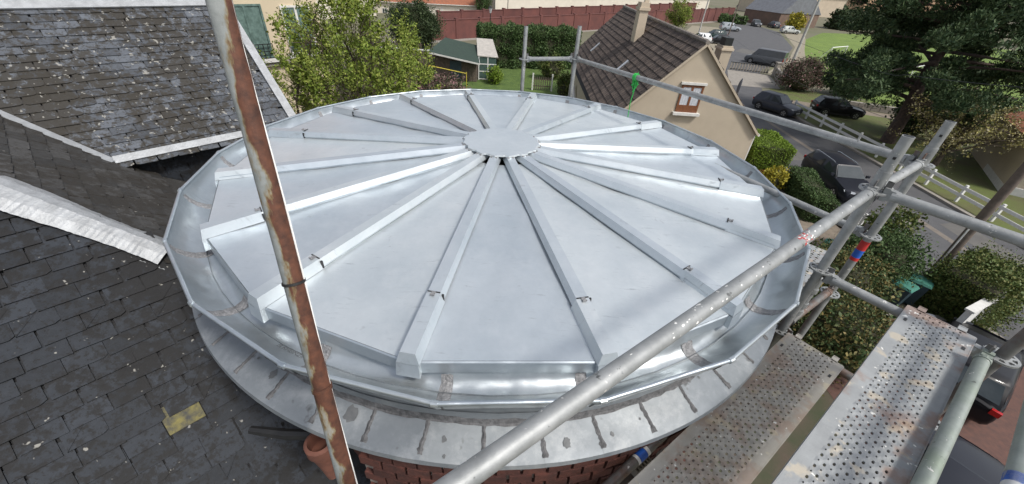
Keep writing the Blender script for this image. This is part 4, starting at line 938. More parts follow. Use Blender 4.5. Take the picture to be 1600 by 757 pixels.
for cx, cy in ((5.5, 30.0), (5.85, 21.5)):
    nn = np.array([-1, 0, 1]) / math.sqrt(2); dn = np.array([-1, 0, -1]) / math.sqrt(2); sk = MB(); p = np.array([cx, cy, zroof(cx)]) + nn * .1
    sk.obox(p, dn, (0, 1, 0), nn, .42, .16, .04); f_ = wb(sk, 'skylight', 'rim', TH); g2 = MB(); g2.obox(p + nn * .042, dn, (0, 1, 0), nn, .36, .11, .004); wsub(g2, 'pane', 'curtain', f_)
# gutter and downpipe at the right eave
mb = MB(); mb.tube([(XR + .06, YF - .1, zroof(XR) - .06), (XR + .06, YB, zroof(XR) - .06)], .06, 8); wb(mb, 'gutter', 'trim', TH)
mb = MB(); mb.tube([(XR + .0, YF + .15, zroof(XR) - .1), (XR - .02, YF + .15, 0)], .05, 8); wb(mb, 'downpipe', 'trim', TH)
# ---- shed with lean-to greenhouse
SH = thing('garden_shed', 'weathered timber shed with dark green felt roof', 'shed', (-6.6, 40.5, 0)); SHIFT = []
mb = MB(); y0, y1, x0, x1 = 39.2, 42.6, -8.6, -5.0
mb.add([(x0, y0, 0), (x1, y0, 0), (x1, y1, 0), (x0, y1, 0), (x0, y0, 2.05), (x1, y0, 1.6), (x1, y1, 1.9), (x0, y1, 2.2)], [(0, 1, 5, 4), (1, 2, 6, 5), (2, 3, 7, 6), (3, 0, 4, 7)]); wb(mb, 'wall', 'wood', SH)
for k in range(9): mb = MB(); x = x0 + .05 + k * .4; mb.box(x, x + .36, y0 - .03, y0 - .005, .05, 2.0 - .05 * k); wb(mb, 'plank', 'wood', SH)
mb = MB(); r_ = [(-9.0, 38.4, 2.3), (-4.6, 38.2, 1.7), (-5.4, 43.2, 2.3), (-8.4, 43.3, 2.75)]; mb.add(r_ + [(x, y, z - .09) for x, y, z in r_], [(0, 1, 2, 3), (7, 6, 5, 4), (0, 4, 5, 1), (1, 5, 6, 2), (2, 6, 7, 3), (3, 7, 4, 0)]); wb(mb, 'roof', 'felt', SH)
for a, b in ((r_[0], r_[1]), (r_[1], r_[2])): mb = MB(); mb.bar(np.array(a) + (0, -.03, -.05), np.array(b) + (0, -.03, -.05), .03, .12); wb(mb, 'fascia', 'trim', SH)
mb = MB(); mb.box(-7.3, -6.3, 39.12, 39.16, .05, 1.6); wb(mb, 'door', 'binbody', SH)
mb = MB(); mb.box(-15.5, -8.9, 40.3, 40.5, 0, 1.9); tag(mb.build('garden_wall', 'wood'), 'dark timber garden wall running left from the shed', 'wall')
mb = MB(); mb.box(-15.5, -8.9, 40.25, 40.55, 1.9, 2.0); o = mb.build('coping', 'trim', bpy.data.objects['garden_wall'])
GH = thing('greenhouse', 'white framed lean-to greenhouse with pale sheet roof beside the shed', 'greenhouse', (-4.2, 41, 0))
mb = MB(); r_ = [(-5.0, 40.0, 2.05), (-3.2, 40.2, 1.95), (-4.0, 43.8, 2.85), (-5.5, 43.6, 2.9)]; mb.add(r_ + [(x, y, z - .05) for x, y, z in r_], [(0, 1, 2, 3), (7, 6, 5, 4), (0, 4, 5, 1), (1, 5, 6, 2), (2, 6, 7, 3), (3, 7, 4, 0)]); wb(mb, 'roof', 'poly', GH)
for (xa, ya), (xb, yb) in (((-4.9, 40.1), (-3.3, 40.25)), ((-3.3, 40.25), (-4.0, 43.6))):
    for u in (0, .5, 1.0): mb = MB(); x, y = xa + (xb - xa) * u, ya + (yb - ya) * u; mb.box(x - .04, x + .04, y - .04, y + .04, 0, 1.98); wb(mb, 'post', 'whitep', GH)
    for z in (.1, .75, 1.35, 1.95): mb = MB(); mb.bar((xa, ya, z), (xb, yb, z), .05, .07); wb(mb, 'glazing_bar', 'whitep', GH)
    for u in (0, .5):
        for z in (.42, 1.05, 1.65): mb = MB(); p = np.array([xa + (xb - xa) * u, ya + (yb - ya) * u, z - .26]); q = np.array([xa + (xb - xa) * (u + .5), ya + (yb - ya) * (u + .5), z - .26]); mb.quad(p, q, q + (0, 0, .54), p + (0, 0, .54)); wb(mb, 'pane', 'glassg', GH)
for o_ in (SH, GH): o_.location.x += .45; o_.location.y -= 2.0
SH.scale = (1.1, 1.1, 1.12); GH.scale = (1.1, 1.1, 1.1); GH.location.x += .25
# ---- long brick wall of the street
def brick_wall(label, pts, h0, h1):
    T = thing('brick_wall', label, 'wall', (*pts[0], 0)); n = len(pts) - 1
    for i in range(n):
        a, b = np.array([*pts[i], 0.]), np.array([*pts[i + 1], 0.]); x = (b - a) / np.linalg.norm(b - a); L = np.linalg.norm(b - a); y = np.array([-x[1], x[0], 0]); nb_ = max(1, int(L / 4.2))
        for k in range(nb_):
            p = a + x * L * k / nb_; q = a + x * L * (k + 1) / nb_; h = h0 + (h1 - h0) * (k / nb_ + i) / n
            m1 = MB(); m1.obox((p + q) / 2 + (0, 0, h / 2), x, y, (0, 0, 1), L / nb_ / 2 - .002, .14, h / 2); wb(m1, 'wall_bay', 'wallbrick', T)
            m2 = MB(); m2.obox(p + (0, 0, h / 2 + .12), x, y, (0, 0, 1), .22, .24, h / 2 + .12); wb(m2, 'pier', 'wallbrick', T)
            m3 = MB(); m3.obox((p + q) / 2 + (0, 0, h + .05), x, y, (0, 0, 1), L / nb_ / 2 - .23, .2, .05); wb(m3, 'coping', 'wallbrick', T)
brick_wall('long red brick wall with piers along the street', [(-13.4, 59.2), (12, 83.5), (36, 107), (60, 131)], 2.5, 3.0)
brick_wall('taller red brick yard wall behind the street lamps', [(-13.6, 66), (12, 89.5), (45, 121)], 3.0, 4.0)
# ---- far houses along the top edge
def far_house(name, label, p0, p1, depth, zt, rise, wm, rm, wins=(), over=.5):
    a = np.array([*p0, 0.]); b = np.array([*p1, 0.]); L = np.linalg.norm(b - a); x = (b - a) / L; y = np.array([-x[1], x[0], 0]); T = thing(name, label, 'house', a)
    c = [a, b, b + y * depth, a + y * depth]; mb = MB(); mb.prism([(q[0], q[1]) for q in c], 0, zt); wb(mb, 'wall', wm, T)
    up = np.array([0, 0, 1.]); o = over; e0, e1, e2, e3 = a - x * o - y * o, b + x * o - y * o, b + x * o + y * (depth + o), a - x * o + y * (depth + o); r0, r1 = a - x * o + y * depth / 2, b + x * o + y * depth / 2
    zs_ = zt - .05; mb = MB(); mb.add([e0 + up * zs_, e1 + up * zs_, r1 + up * (zs_ + rise), r0 + up * (zs_ + rise), e2 + up * zs_, e3 + up * zs_], [(0, 1, 2, 3), (3, 2, 4, 5), (0, 3, 5), (1, 4, 2), (0, 5, 4, 1)]); r = wb(mb, 'roof', rm, T)
    mb = MB(); mb.bar(e0 + up * (zs_ - .05), e1 + up * (zs_ - .05), .12, .12); wsub(mb, 'eave_gutter', 'trim', r)
    for u, z, w_, h_ in wins: window(T, a + x * L * u + up * z - y * .005, x, -y, w_, h_, 'trim', 'glass', .1, sill='trim')
    return T
def gx(px_, py_, Y): q = yp(px_, py_, Y); return float(q[0])
zt = float(yp(660, 5, 90)[2])
far_house('white_house', 'white house with orange tiled roof beyond the brick wall', (gx(585, 10, 90), 88), (gx(742, 10, 90), 93), 9, zt, 3.4, 'whitew', 'orange', [(.12, zt - 2.2, 1.0, 2.0), (.3, zt - 1.6, 1.0, 1.3), (.5, zt - 1.9, 2.4, 1.2), (.66, zt - 1.8, .35, 2.4), (.82, zt - 1.7, .9, 1.4)])
far_house('white_house', 'pale house with a balcony window glimpsed above the budding tree', (gx(490, 10, 76), 70), (gx(592, 10, 84), 82), 8, 6.4, 3, 'whitew', 'orange', [(.2, 4.4, 1.2, 1.6), (.5, 4.4, 1.2, 1.6), (.8, 4.4, 1.2, 1.6)])
far_house('long_building', 'long low building with grey slate roof behind the brick walls', (gx(775, 8, 96), 94), (58, 146), 14, 4.6, 5, 'whitew', 'greyroof', [])
far_house('brick_outbuilding', 'brown brick gabled outbuilding behind the white hatchback', (79, 122), (74.7, 133), 14, 3.2, 6.0, 'brownbrick', 'greyroof', [(.5, 2, 1, 1)], .2)
far_house('peach_house', 'large peach rendered house above the playing field', (128, 176), (176, 168), 14, 9.5, 5, 'peach', 'orange', [(.13, 6.5, 1.4, 2.2), (.3, 6.5, 1.4, 2.2), (.55, 6.5, 1.4, 2.2), (.8, 6.5, 1.4, 2.2)])
far_house('peach_house', 'pale peach house at the end of the street', (84, 168), (118, 172), 12, 6.5, 4, 'beige2', 'orange', [(.3, 4, 1.4, 1.6), (.6, 4, 1.4, 1.6)])
far_house('red_roofed_house', 'red roofed house beyond the pine at the field edge', (150, 118), (180, 95), 12, 3.6, 4, 'whitew', 'orange', [(.3, 2, 1.4, 1.6), (.7, 2, 1.4, 1.6)])
# ---- beige house at the right
RH = thing('beige_house', 'low beige house with pale blue plinth behind the blossom tree', 'house', (34, 21, 0))
cs = [(33.9, 26.2), (29.2, 19.2), (36.2, 14.4), (41, 21.4)]; wb(MB().prism(cs, 0, 3.0), 'wall', 'beige', RH)
wb(MB().prism([(34.0, 26.3), (29.1, 19.1), (36.2, 14.2), (36.4, 14.5), (29.6, 19.2), (34.2, 26.1)], 0, .45), 'plinth', 'trim', RH)
mb = MB(); cc = np.array([35.05, 20.3]); mb.add([(*(cc + (np.array(c) - cc) * 1.05), 2.98) for c in cs] + [(35.05, 20.3, 4.6)], [(0, 1, 4), (1, 2, 4), (2, 3, 4), (3, 0, 4), (3, 2, 1, 0)]); wb(mb, 'roof', 'orange', RH)
window(RH, (31.5, 17.58, 1.5), np.array([7, -4.8, 0]) / 8.49, np.array([-4.8, -7, 0]) / 8.49, 1.2, 1.3, 'whitep', 'glass', .08, sill='trim')

# ================================================================== cars
def car(label, xy, rz, m, L=4.1, W=1.74, H=1.48, kind='hatch', group='cars parked along the street', rails=False, cat='car', name='parked_car'):
    T = thing(name, label, cat, (xy[0], xy[1], .012), rz, group); hw = W / 2; hl = L / 2; zb = .2; wr = .31 if kind != 'van' else .33
    if kind == 'hatch': bh, hood, wsb, wst, rt, rb = .92, .80, .40, .10, -.78, -.96
    elif kind == 'suv': bh, hood, wsb, wst, rt, rb = 1.0, .88, .42, .14, -.84, -.97
    elif kind == 'mpv': bh, hood, wsb, wst, rt, rb = .98, .84, .50, .18, -.86, -.97
    else: bh, hood, wsb, wst, rt, rb = 1.12, .98, .66, .42, -.975, -.985
    st_ = [(1.0, .40, .70, .74), (.985, .36, .58, .82), (.93, .22, hood - .10, .94), (.84, .20, hood - .03, .985), (.66, .20, hood + .03, 1.0), (wsb, .20, bh, 1.0), (0, .20, bh + .01, 1.0), (-.5, .20, bh + .02, 1.0), (-.84, .21, bh + .02, .985), (-.95, .24, bh, .95), (-.99, .34, bh - .06, .90), (-1.0, .42, bh - .16, .86)]
    mb = MB(); vs = []
    for x, z0, zt, wf in st_:
        w_ = hw * wf
        half = [(0, z0), (w_ * .86, z0), (w_ * .97, z0 + .10), (w_, z0 + (zt - z0) * .45), (w_ * .975, zt - .10), (w_ * .93, zt - .02), (w_ * .5, zt + .025), (0, zt + .03)]
        ring = [(y, z) for y, z in half] + [(-y, z) for y, z in half[-2:0:-1]]; vs += [(x * hl, y, z) for y, z in ring]
    n = 14; fs = [(i * n + k, i * n + (k + 1) % n, (i + 1) * n + (k + 1) % n, (i + 1) * n + k) for i in range(len(st_) - 1) for k in range(n)]
    fs += [tuple(range(n))[::-1], tuple((len(st_) - 1) * n + k for k in range(n))]; mb.add(vs, fs); mb.build('body', m, T, 38)
    # cabin
    bw = hw * .93; tw = hw * (.74 if kind != 'van' else .84); zt = H - .05
    base = [(wsb * hl, bw * .96), (wsb * hl - .5, bw), (-.6 * hl, bw), (rb * hl, bw * .93)]; top = [(wst * hl, tw * .94), (wst * hl - .35, tw), (-.6 * hl, tw), (rt * hl, tw * .93)]
    cb = MB(); b_ = bh - .03; V = [(x, y, b_) for x, y in base] + [(x, -y, b_) for x, y in base[::-1]] + [(x, y, zt) for x, y in top] + [(x, -y, zt) for x, y in top[::-1]]
    crown = [(x - .04 * (i == 0) + .05 * (i == 3), y * .82, H) for i, (x, y) in enumerate(top)]; V += crown + [(x, -y, z) for x, y, z in crown[::-1]]
    cb.add(V, [(k, (k + 1) % 8, 8 + (k + 1) % 8, 8 + k) for k in range(8)] + [(8 + k, 8 + (k + 1) % 8, 16 + (k + 1) % 8, 16 + k) for k in range(8)] + [(16, 17, 22, 23), (17, 18, 21, 22), (18, 19, 20, 21)])
    cb.build('cabin', m, T, 50)
    def glass(name, q, s=.90, off=.006, mm='glass'):
        q = [np.array(p, float) for p in q]; c = sum(q) / 4; nn = np.cross(q[1] - q[0], q[3] - q[0]); nn /= np.linalg.norm(nn)
        if nn @ (c - np.array([-.1 * hl, 0, 1.1])) < 0: nn = -nn
        g2 = MB(); f_ = [c + (p - c) * s + nn * off for p in q]; g2.add(f_ + [p - nn * .004 for p in f_], [(0, 1, 2, 3), (0, 4, 5, 1), (1, 5, 6, 2), (2, 6, 7, 3), (3, 7, 4, 0)]); return g2.build(name, mm, T)
    P3 = lambda p, z, s=1: (p[0], p[1] * s, z); zw = b_ + .05
    glass('windscreen', [P3(base[0], zw), P3(base[0], zw, -1), P3(top[0], zt, -1), P3(top[0], zt)], .93)
    glass('rear_window', [P3(base[3], zw + .05), P3(base[3], zw + .05, -1), P3(top[3], zt, -1), P3(top[3], zt)], .88)
    for s in (1, -1):
        if kind == 'van': glass('side_window', [P3(base[0], zw, s), P3((base[1][0] - .25, base[1][1]), zw, s), P3((top[1][0] - .45, top[1][1]), zt - .1, s), P3(top[0], zt - .1, s)], .86)
        else:
            glass('side_window', [P3(base[0], zw, s), P3((-.16 * hl, bw), zw, s), P3((-.16 * hl, tw), zt, s), P3(top[0], zt, s)], .88)
            glass('side_window', [P3((-.20 * hl, bw), zw, s), P3(base[3], zw, s), P3(top[3], zt, s), P3((-.20 * hl, tw), zt, s)], .86)
    for x in (.62 * hl, -.60 * hl):
        for s in (1, -1):
            a = MB(); k = 20; pr = [(0, wr + .055, hw * .985 - .02), (0, wr + .055, hw * .985 + .012)]
            a.tube([(x, s * (hw - .12), wr + .02), (x, s * (hw + .004), wr + .02)], wr + .05, 20); a.build('wheel_arch', 'black', T)
            wh = MB().tube([(x, s * (hw - .17), wr), (x, s * (hw + .012), wr)], wr, 24).build('wheel', 'tyre', T, 40); MB().tube([(x, s * (hw + .0), wr), (x, s * (hw + .018), wr)], wr * .64, 14).build('rim', 'rim', wh)
            sp_ = MB()
            for q in range(5): an = 2 * math.pi * q / 5 + .3; sp_.obox((x + math.cos(an + .63) * wr * .40, s * (hw + .0185), wr + math.sin(an + .63) * wr * .40), (math.cos(an + .63), 0, math.sin(an + .63)), (0, 1, 0), (-math.sin(an + .63), 0, math.cos(an + .63)), .07, .001, .035)
            sp_.build('rim_opening', 'black', wh)
    for s in (1, -1):
        h = MB(); h.add([(hl * .995, s * hw * .42, .66), (hl * .90, s * hw * .93, .68), (hl * .86, s * hw * .95, .78), (hl * .965, s * hw * .45, .76)], [(0, 1, 2, 3)]); h.v = [(x + .012, y * 1.012, z + .012) for x, y, z in h.v]; h.build('headlight', 'lamp', T)
        zq = bh - .02; h = MB(); h.obox((-hl * .985, s * hw * .82, zq - (.08 if kind != 'van' else .2)), (1, 0, 0), (0, 1, 0), (0, 0, 1), .05, hw * .11, .075 if kind != 'van' else .22); h.build('rear_light', 'rearl', T)
        mi = MB(); mi.obox((wsb * hl - .22, s * (bw + .10), bh + .10), (1, 0, 0), (0, 1, 0), (0, 0, 1), .05, .09, .06); mi.build('mirror', m, T)
        sl = MB(); sl.obox((-.0 * hl, s * (hw * .985), .30), (1, 0, 0), (0, 1, 0), (0, 0, 1), hl * .38, .02, .06); sl.build('sill', 'black', T)
        if rails: r = MB(); r.tube([(wst * hl - .25, s * tw * .9, H - .01), (wst * hl - .4, s * tw * .9, H + .045), (rt * hl + .3, s * tw * .9, H + .045), (rt * hl + .1, s * tw * .9, H - .01)], .02, 6); r.build('roof_rail', 'chrome', T)
    b = MB(); b.obox((hl * .985, 0, .42), (1, 0, 0), (0, 1, 0), (0, 0, 1), .03, hw * .62, .11); b.build('grille', 'black', T)
    b = MB(); b.obox((hl * 1.0 + .004, 0, .62), (1, 0, 0), (0, 1, 0), (0, 0, 1), .012, .06, .04); b.build('badge', 'chrome', T)
    for sx in (1, -1): b = MB(); b.obox((sx * (hl * 1.0 + (.018 if sx > 0 else .006)), 0, .42 if sx > 0 else .62), (1, 0, 0), (0, 1, 0), (0, 0, 1), .006, .25, .055); b.build('number_plate', 'plate', T)
    return T
def hd(dx, dy): return math.atan2(dy, dx)
car('black estate car with silver roof rails parked beside the clipped hedge', (18.45, 18.15), hd(-.06, -1), 'pdark', 4.6, 1.82, 1.52, 'suv', rails=True)
car('dark grey hatchback on the road at the end of the white fence', (23.0, 33.6), hd(.5, -.86), 'pbluegrey', 3.9, 1.7, 1.5)
car('black hatchback parked on the garden track beside the pine', (28.6, 33.9), hd(.96, -.22), 'pblack', 4.0, 1.7, 1.48)
car('grey panel van parked at the edge of the gravel', (33.9, 58.2), hd(-.73, .68), 'pgrey', 5.0, 1.95, 1.97, 'van', cat='van', name='panel_van')
car('silver people carrier in the car park next to the dark green car', (46.4, 99.8), hd(1, -.1), 'psilver', 4.5, 1.8, 1.62, 'mpv')
car('dark green car parked between the silver and white cars', (36.6, 83.8), hd(-.98, -.1), 'pgreen', 4.4, 1.75, 1.5)
car('white car half hidden by the tiled house ridge', (31.2, 77.0), hd(-.95, .1), 'pwhite', 4.2, 1.75, 1.5)
car('black car behind the white one by the roof ridge', (34.6, 76.8), hd(-.95, .1), 'pblack', 3.8, 1.7, 1.45)
car('dark car facing out with pale bonnet by the far bank', (59.8, 115.5), hd(-.2, -1), 'pgrey', 4.2, 1.75, 1.5)
car('navy car parked against the brick outbuilding', (63.8, 114.5), hd(.1, 1), 'pbluegrey', 4.2, 1.75, 1.5)
car('white hatchback in front of the yellow bush', (61.6, 102.6), hd(1, -.12), 'psil2', 4.1, 1.72, 1.5)
car('grey car far off on the street by the red wall', (90, 192), hd(1, .1), 'pgrey', 4.4, 1.75, 1.5)
car('black car seen from behind under the scaffold rail', (14.0, 5.0), hd(.8, .6), 'pblack', 4.2, 1.78, 1.46)
car('black car with silver roof trim close below the deck', (9.75, 1.05), hd(.8, .6), 'pdark', 4.4, 1.8, 1.5, 'suv', rails=True)

# ================================================================== planting
shrub('conifer_bush', 'large dense dark conifer beside the brick wall', 'bush', (G(645, 80)[0], 52), (3.5, 2.6), 5.0, 34000, .10, 'l_dark', clumps=200)
hedge('tall_hedge', 'tall dark ivy hedge along the garden before the brick wall', (-5.0, 44.6), (6.0, 47.5), 2.4, 3.9, 60000, .095, 'l_hedge', wob=.14)
hedge('clipped_hedge', 'bright green clipped box hedge at the corner of the tiled house', (14.5, 18.4), (15.0, 21.6), 2.0, 2.0, 30000, .04, 'l_box', wob=.018)
hedge('low_hedge', 'low dark hedge beside the black estate car', (14.9, 13.8), (16.0, 18.0), 1.1, 1.2, 20000, .045, 'l_hedge', wob=.05)
hedge('garden_edging', 'low clipped hedge at the near edge of the lawn', (-3, 26.2), (4.0, 26.6), .8, .7, 7000, .07, 'l_hedge', wob=.05)
shrub('yellow_shrub', 'bright yellow shrub between the hedge and the black estate', 'shrub', (14.35, 17.3), (.65, .6), 1.35, 3500, .06, 'l_yel', clumps=40)
shrub('red_flowers', 'small clump of red flowers at the foot of the hedge', 'shrub', (13.6, 17.7), (.6, .5), .8, 1600, .06, 'l_red', clumps=20)
shrub('garden_shrub', 'round light green shrub on the lawn by the greenhouse', 'shrub', (-2.6, 37.0), (.9, .9), 1.5, 3000, .08, 'l_box', clumps=30)
shrub('garden_shrub', 'wide leafy shrub beside the little garden gate', 'shrub', (4.1, 33.2), (1.3, 1.1), 2.0, 4000, .10, 'l_olive', clumps=40)
shrub('garden_shrub', 'brownish round shrub in front of the tall hedge', 'shrub', (3.0, 40.5), (1.5, 1.1), 2.2, 4000, .09, 'l_olive', clumps=40)
shrub('garden_shrub', 'tangled purple brown shrub before the shed', 'shrub', (-7.0, 31.5), (3.2, 1.6), 1.6, 5000, .10, 'l_pink', clumps=60, core=False)
shrub('ochre_shrub', 'large shrub with ochre tips below the red and blue tape', 'shrub', (11.6, 7.9), (1.6, 1.5), 2.2, 18000, .052, 'l_tip', clumps=150, upright=.5)
shrub('ochre_shrub', 'ochre tipped shrub below the two scaffold decks', 'shrub', (10.0, 5.4), (1.7, 1.7), 2.2, 18000, .052, 'l_tip', clumps=150, upright=.5)
shrub('dark_shrub', 'dense dark green shrub beside the wheelie bins', 'shrub', (13.9, 9.2), (1.5, 1.3), 2.3, 18000, .048, 'l_hedge', clumps=120)
shrub('feathery_shrub', 'feathery light green shrub in front of the road', 'shrub', (15.4, 10.8), (1.1, 1.0), 2.5, 4000, .07, 'l_olive', clumps=60, core=False)
hedge('overgrown_hedge', 'overgrown olive hedge above the white wall by the street', (15.6, 7.6), (18.3, 9.0), 1.5, 1.7, 26000, .05, 'l_olive', wob=.12, rough=.2)
shrub('pink_shrub', 'dark shrub with pink blossom beside the driveway pier', 'shrub', (30.2, 43.0), (2.6, 2.0), 3.0, 14000, .085, 'l_pink', clumps=110)
shrub('dark_shrub', 'low dark laurel between the driveway and the pine', 'shrub', (35.2, 42.0), (2.6, 1.8), 2.4, 7000, .12, 'l_hedge', clumps=70)
shrub('dark_shrub', 'small round dark tree just behind the pine trunk', 'shrub', (31.6, 29.3), (1.8, 1.6), 3.0, 8000, .12, 'l_pine', clumps=70)
shrub('yellow_bush', 'yellow flowering bush in front of the brick outbuilding', 'shrub', (68.5, 113.5), (2.3, 2.0), 3.4, 3500, .22, 'l_yel', clumps=50)
hedge('far_hedge', 'dark hedge across the far end of the playing field', (84, 122), (140, 150), 3, 4.2, 14000, .45, 'l_dark', wob=.4)
hedge('far_hedge', 'low dark hedge behind the two parked dark cars', (52, 120), (58, 118), 2, 1.6, 3000, .25, 'l_hedge', wob=.15)
shrub('far_tree', 'dark trees grouped beyond the playing field', 'tree', (150, 110), (16, 9), 13, 12000, .5, 'l_dark', clumps=120)
bud_tree('yellow green street tree behind the tiled roof', (30.0, 87.0), 6.8, 3.0, 260, 7000, .13, 'l_bud', .3, name='street_tree')
bud_tree('ivy clad tree beside the grey roofed building', (gx(755, 10, 90), 91.5), 7.0, 1.8, 160, 5000, .16, 'l_hedge', .1, name='street_tree')
bud_tree('spreading blossom tree with ochre crown by the beige house', (28.4, 22.9), 4.5, 3.9, 460, 12000, .06, 'l_blos', .42, name='blossom_tree', trunk_r=.2)
T = thing('bare_sapling', 'bare twiggy sapling in front of the beige gable', 'tree', (7.8, 13.6, 0)); mb = MB()
for k in range(24):
    b = np.array([0, 0, 1.6 + random.random() * 1.2]); e = b + np.array([random.uniform(-1.2, 1.2), random.uniform(-.4, .4), random.uniform(.5, 1.4)]); limb(mb, b, e, .016, .005, .08, 4, 4); limb(mb, b + (e - b) * .6, b + (e - b) * .6 + np.array([random.uniform(-.5, .5), 0, random.uniform(.2, .7)]), .009, .004, .05, 3, 4)
mb.build('twigs', 'bark', T); MB().tube([(0, 0, 0), (0, 0, 2.6)], [.05, .025], 6).build('trunk', 'bark', T)

# ================================================================== fences, poles, street furniture
FN = thing('white_fence', 'white two-rail timber fence along the roadside verge', 'fence', (24.7, 16, 0))
ys = np.arange(34.2, -9, -2.1)
for i, y in enumerate(ys):
    xx = 24.7 + .3 * math.sin(y * .07); wb(MB().box(xx - .06, xx + .06, y - .06, y + .06, 0, 1.0), 'post', 'whitep', FN)
    if i:
        xp = 24.7 + .3 * math.sin(ys[i - 1] * .07)
        for z in (.42, .82): mb = MB(); mb.bar((xp - .08, ys[i - 1], z + random.uniform(-.01, .01)), (xx - .08, y, z + random.uniform(-.01, .01)), .035, .17); wb(mb, 'rail', 'whitep', FN)
def pole(label, xy, h, r0, r1, m, arm=None, lean=(0, 0)):
    T = thing('utility_pole', label, 'pole', (xy[0], xy[1], 0)); MB().tube([(0, 0, 0), (lean[0] * .5, lean[1] * .5, h / 2), (lean[0], lean[1], h)], [r0, (r0 + r1) / 2, r1], 12).build('shaft', m, T, True)
    mb = MB(); mb.obox((lean[0], lean[1], h - .4), (1, 0, 0), (0, 1, 0), (0, 0, 1), .55, .05, .05); mb.build('crossarm', 'iron', T)
    for x in (-.45, .45): MB().lathe([(.03, 0), (.05, .05), (.03, .12)], 8, (lean[0] + x, lean[1], h - .34)).build('insulator', 'trim', T)
    return T
P1 = pole('weathered timber utility pole rising from the bushes by the road', (16.95, 9.7), 8.2, .16, .13, 'polew')
MB().tube([(-.17, -.05, .2), (-.17, -.05, 2.6)], .03, 6).build('conduit', 'whitep', P1)
pole('pale concrete pole at the corner of the playing field', (39.2, 60.4), 10.5, .20, .13, 'polec')
pole('thin grey pole behind the tiled house ridge', (31.5, 78.5), 9.0, .13, .09, 'polec'); pole('slim pole beside the silver people carrier', (43.0, 92.0), 9.5, .12, .08, 'polew')
def wire(label, pts, r=.012):
    P_ = [CAM + ray(x, y) * k for x, y, k in pts]; Q = []
    for i in range(len(P_) - 1):
        a, b, c, d_ = P_[max(i - 1, 0)], P_[i], P_[i + 1], P_[min(i + 2, len(P_) - 1)]
        for u in np.linspace(0, 1, 10, endpoint=False): Q.append(.5 * (2 * b + (c - a) * u + (2 * a - 5 * b + 4 * c - d_) * u * u + (-a + 3 * b - 3 * c + d_) * u ** 3))
    Q.append(P_[-1]); return tag(MB().tube(Q, r, 5).build('overhead_wire', 'iron'), label, 'wire')
wire('overhead cable sagging across in front of the pine', [(1110, 8, 90), (1160, 32, 60), (1330, 97, 26), (1429, 119, 18.5), (1640, 141, 12)], .013)
wire('thin cable crossing the driveway toward the shrubs', [(1145, 60, 60), (1230, 118, 32), (1300, 152, 24), (1400, 190, 18)], .009)
def lamp(label, xy, h):
    T = thing('street_lamp', label, 'street lamp', (xy[0], xy[1], 0), group='lanterns along the brick wall'); MB().tube([(0, 0, 0), (0, 0, h)], .06, 8).build('column', 'iron', T)
    MB().lathe([(.12, h), (.26, h + .6), (.28, h + .62)], 6).build('lantern', 'lamp', T); MB().lathe([(.32, h + .62), (.12, h + .85), (.03, h + .95)], 6).build('cap', 'iron', T)
lamp('street lantern in front of the lower brick wall', (gx(766, 30, 63), 63), 3.6); lamp('taller street lantern in front of the grey roofed building', (gx(793, 20, 80), 80), 4.6)
GT = thing('driveway_gate', 'low grey slatted gate between piers at the driveway', 'gate', (29, 51.5, 0)); ga_, gb_ = np.array([26.6, 52.4, 0]), np.array([31.0, 51.0, 0])
for k in range(14): mb = MB(); p = ga_ + (gb_ - ga_) * (k + .5) / 14; mb.box(p[0] - .11, p[0] + .11, p[1] - .02, p[1] + .02, .1, .95); wb(mb, 'slat', 'concrete', GT)
for z in (.2, .95): mb = MB(); mb.bar(ga_ + (0, 0, z), gb_ + (0, 0, z), .07, .07); wb(mb, 'rail', 'iron', GT)
for i, (x, y) in enumerate(((31.4, 50.2), (29.8, 45.5))):
    T = thing('gate_pier', ['stone pier at the far end of the driveway wall', 'stone pier at the road end of the driveway wall'][i], 'pier', (x, y, 0)); MB().box(-.25, .25, -.25, .25, 0, 1.5).build('shaft', 'concrete', T); MB().box(-.32, .32, -.32, .32, 1.5, 1.6).build('cap', 'concrete', T)
mb = MB(); mb.bar((31.35, 49.9, .5), (29.85, 45.8, .5), .25, 1.0); tag(mb.build('driveway_wall', 'concrete'), 'low rendered wall between the two driveway piers', 'wall')
mb = MB()
for k in range(22):
    for c_ in range(2): u = k + (c_ % 2) * .5; p = np.array([30.5, 37.6, 0]) + np.array([15, -6.2, 0]) / 16.2 * u * .72; mb.obox(p + (0, 0, .16 + c_ * .3), np.array([.925, -.38, 0]), np.array([.38, .925, 0]), (0, 0, 1), .34, .2 + random.random() * .03, .14)
o = tag(mb.build('rubble_wall', 'concrete'), 'low pale rubble wall behind the black hatchback', 'wall')
def goal(label, xy, rz, w_, h_):
    T = thing('goal_frame', label, 'goal', (*xy, 0), rz, 'white goal frames on the field')
    for x in (-w_ / 2, w_ / 2): MB().tube([(x, 0, 0), (x, 0, h_)], .06, 8).build('post', 'whitep', T); MB().tube([(x, 0, h_), (x, 1.4, 0)], .045, 6).build('stay', 'whitep', T)
    MB().tube([(-w_ / 2, 0, h_), (w_ / 2, 0, h_)], .06, 8).build('crossbar', 'whitep', T)
goal('small white goal frame next to the concrete pole', (47.5, 64), .6, 5, 2.2); goal('white goal frame glimpsed through the pine branches', (50, 52), .6, 4, 2.0)
T = thing('garden_gate', 'little timber picket gate at the lawn edge', 'gate', (1.9, 35.5, 0))
for k in range(8): MB().box(-.7 + k * .2, -.62 + k * .2, -.02, .02, .08, 1.2).build('picket', 'wood', T)
for x in (-.85, .95): MB().box(x - .07, x + .07, -.07, .07, 0, 1.5).build('post', 'trim', T)
for z in (.35, .95): MB().box(-.8, .9, .02, .05, z, z + .08).build('rail', 'wood', T)
T = thing('picket_fence', 'old grey picket fence under the dark conifer', 'fence', (-16.5, 48.5, 0))
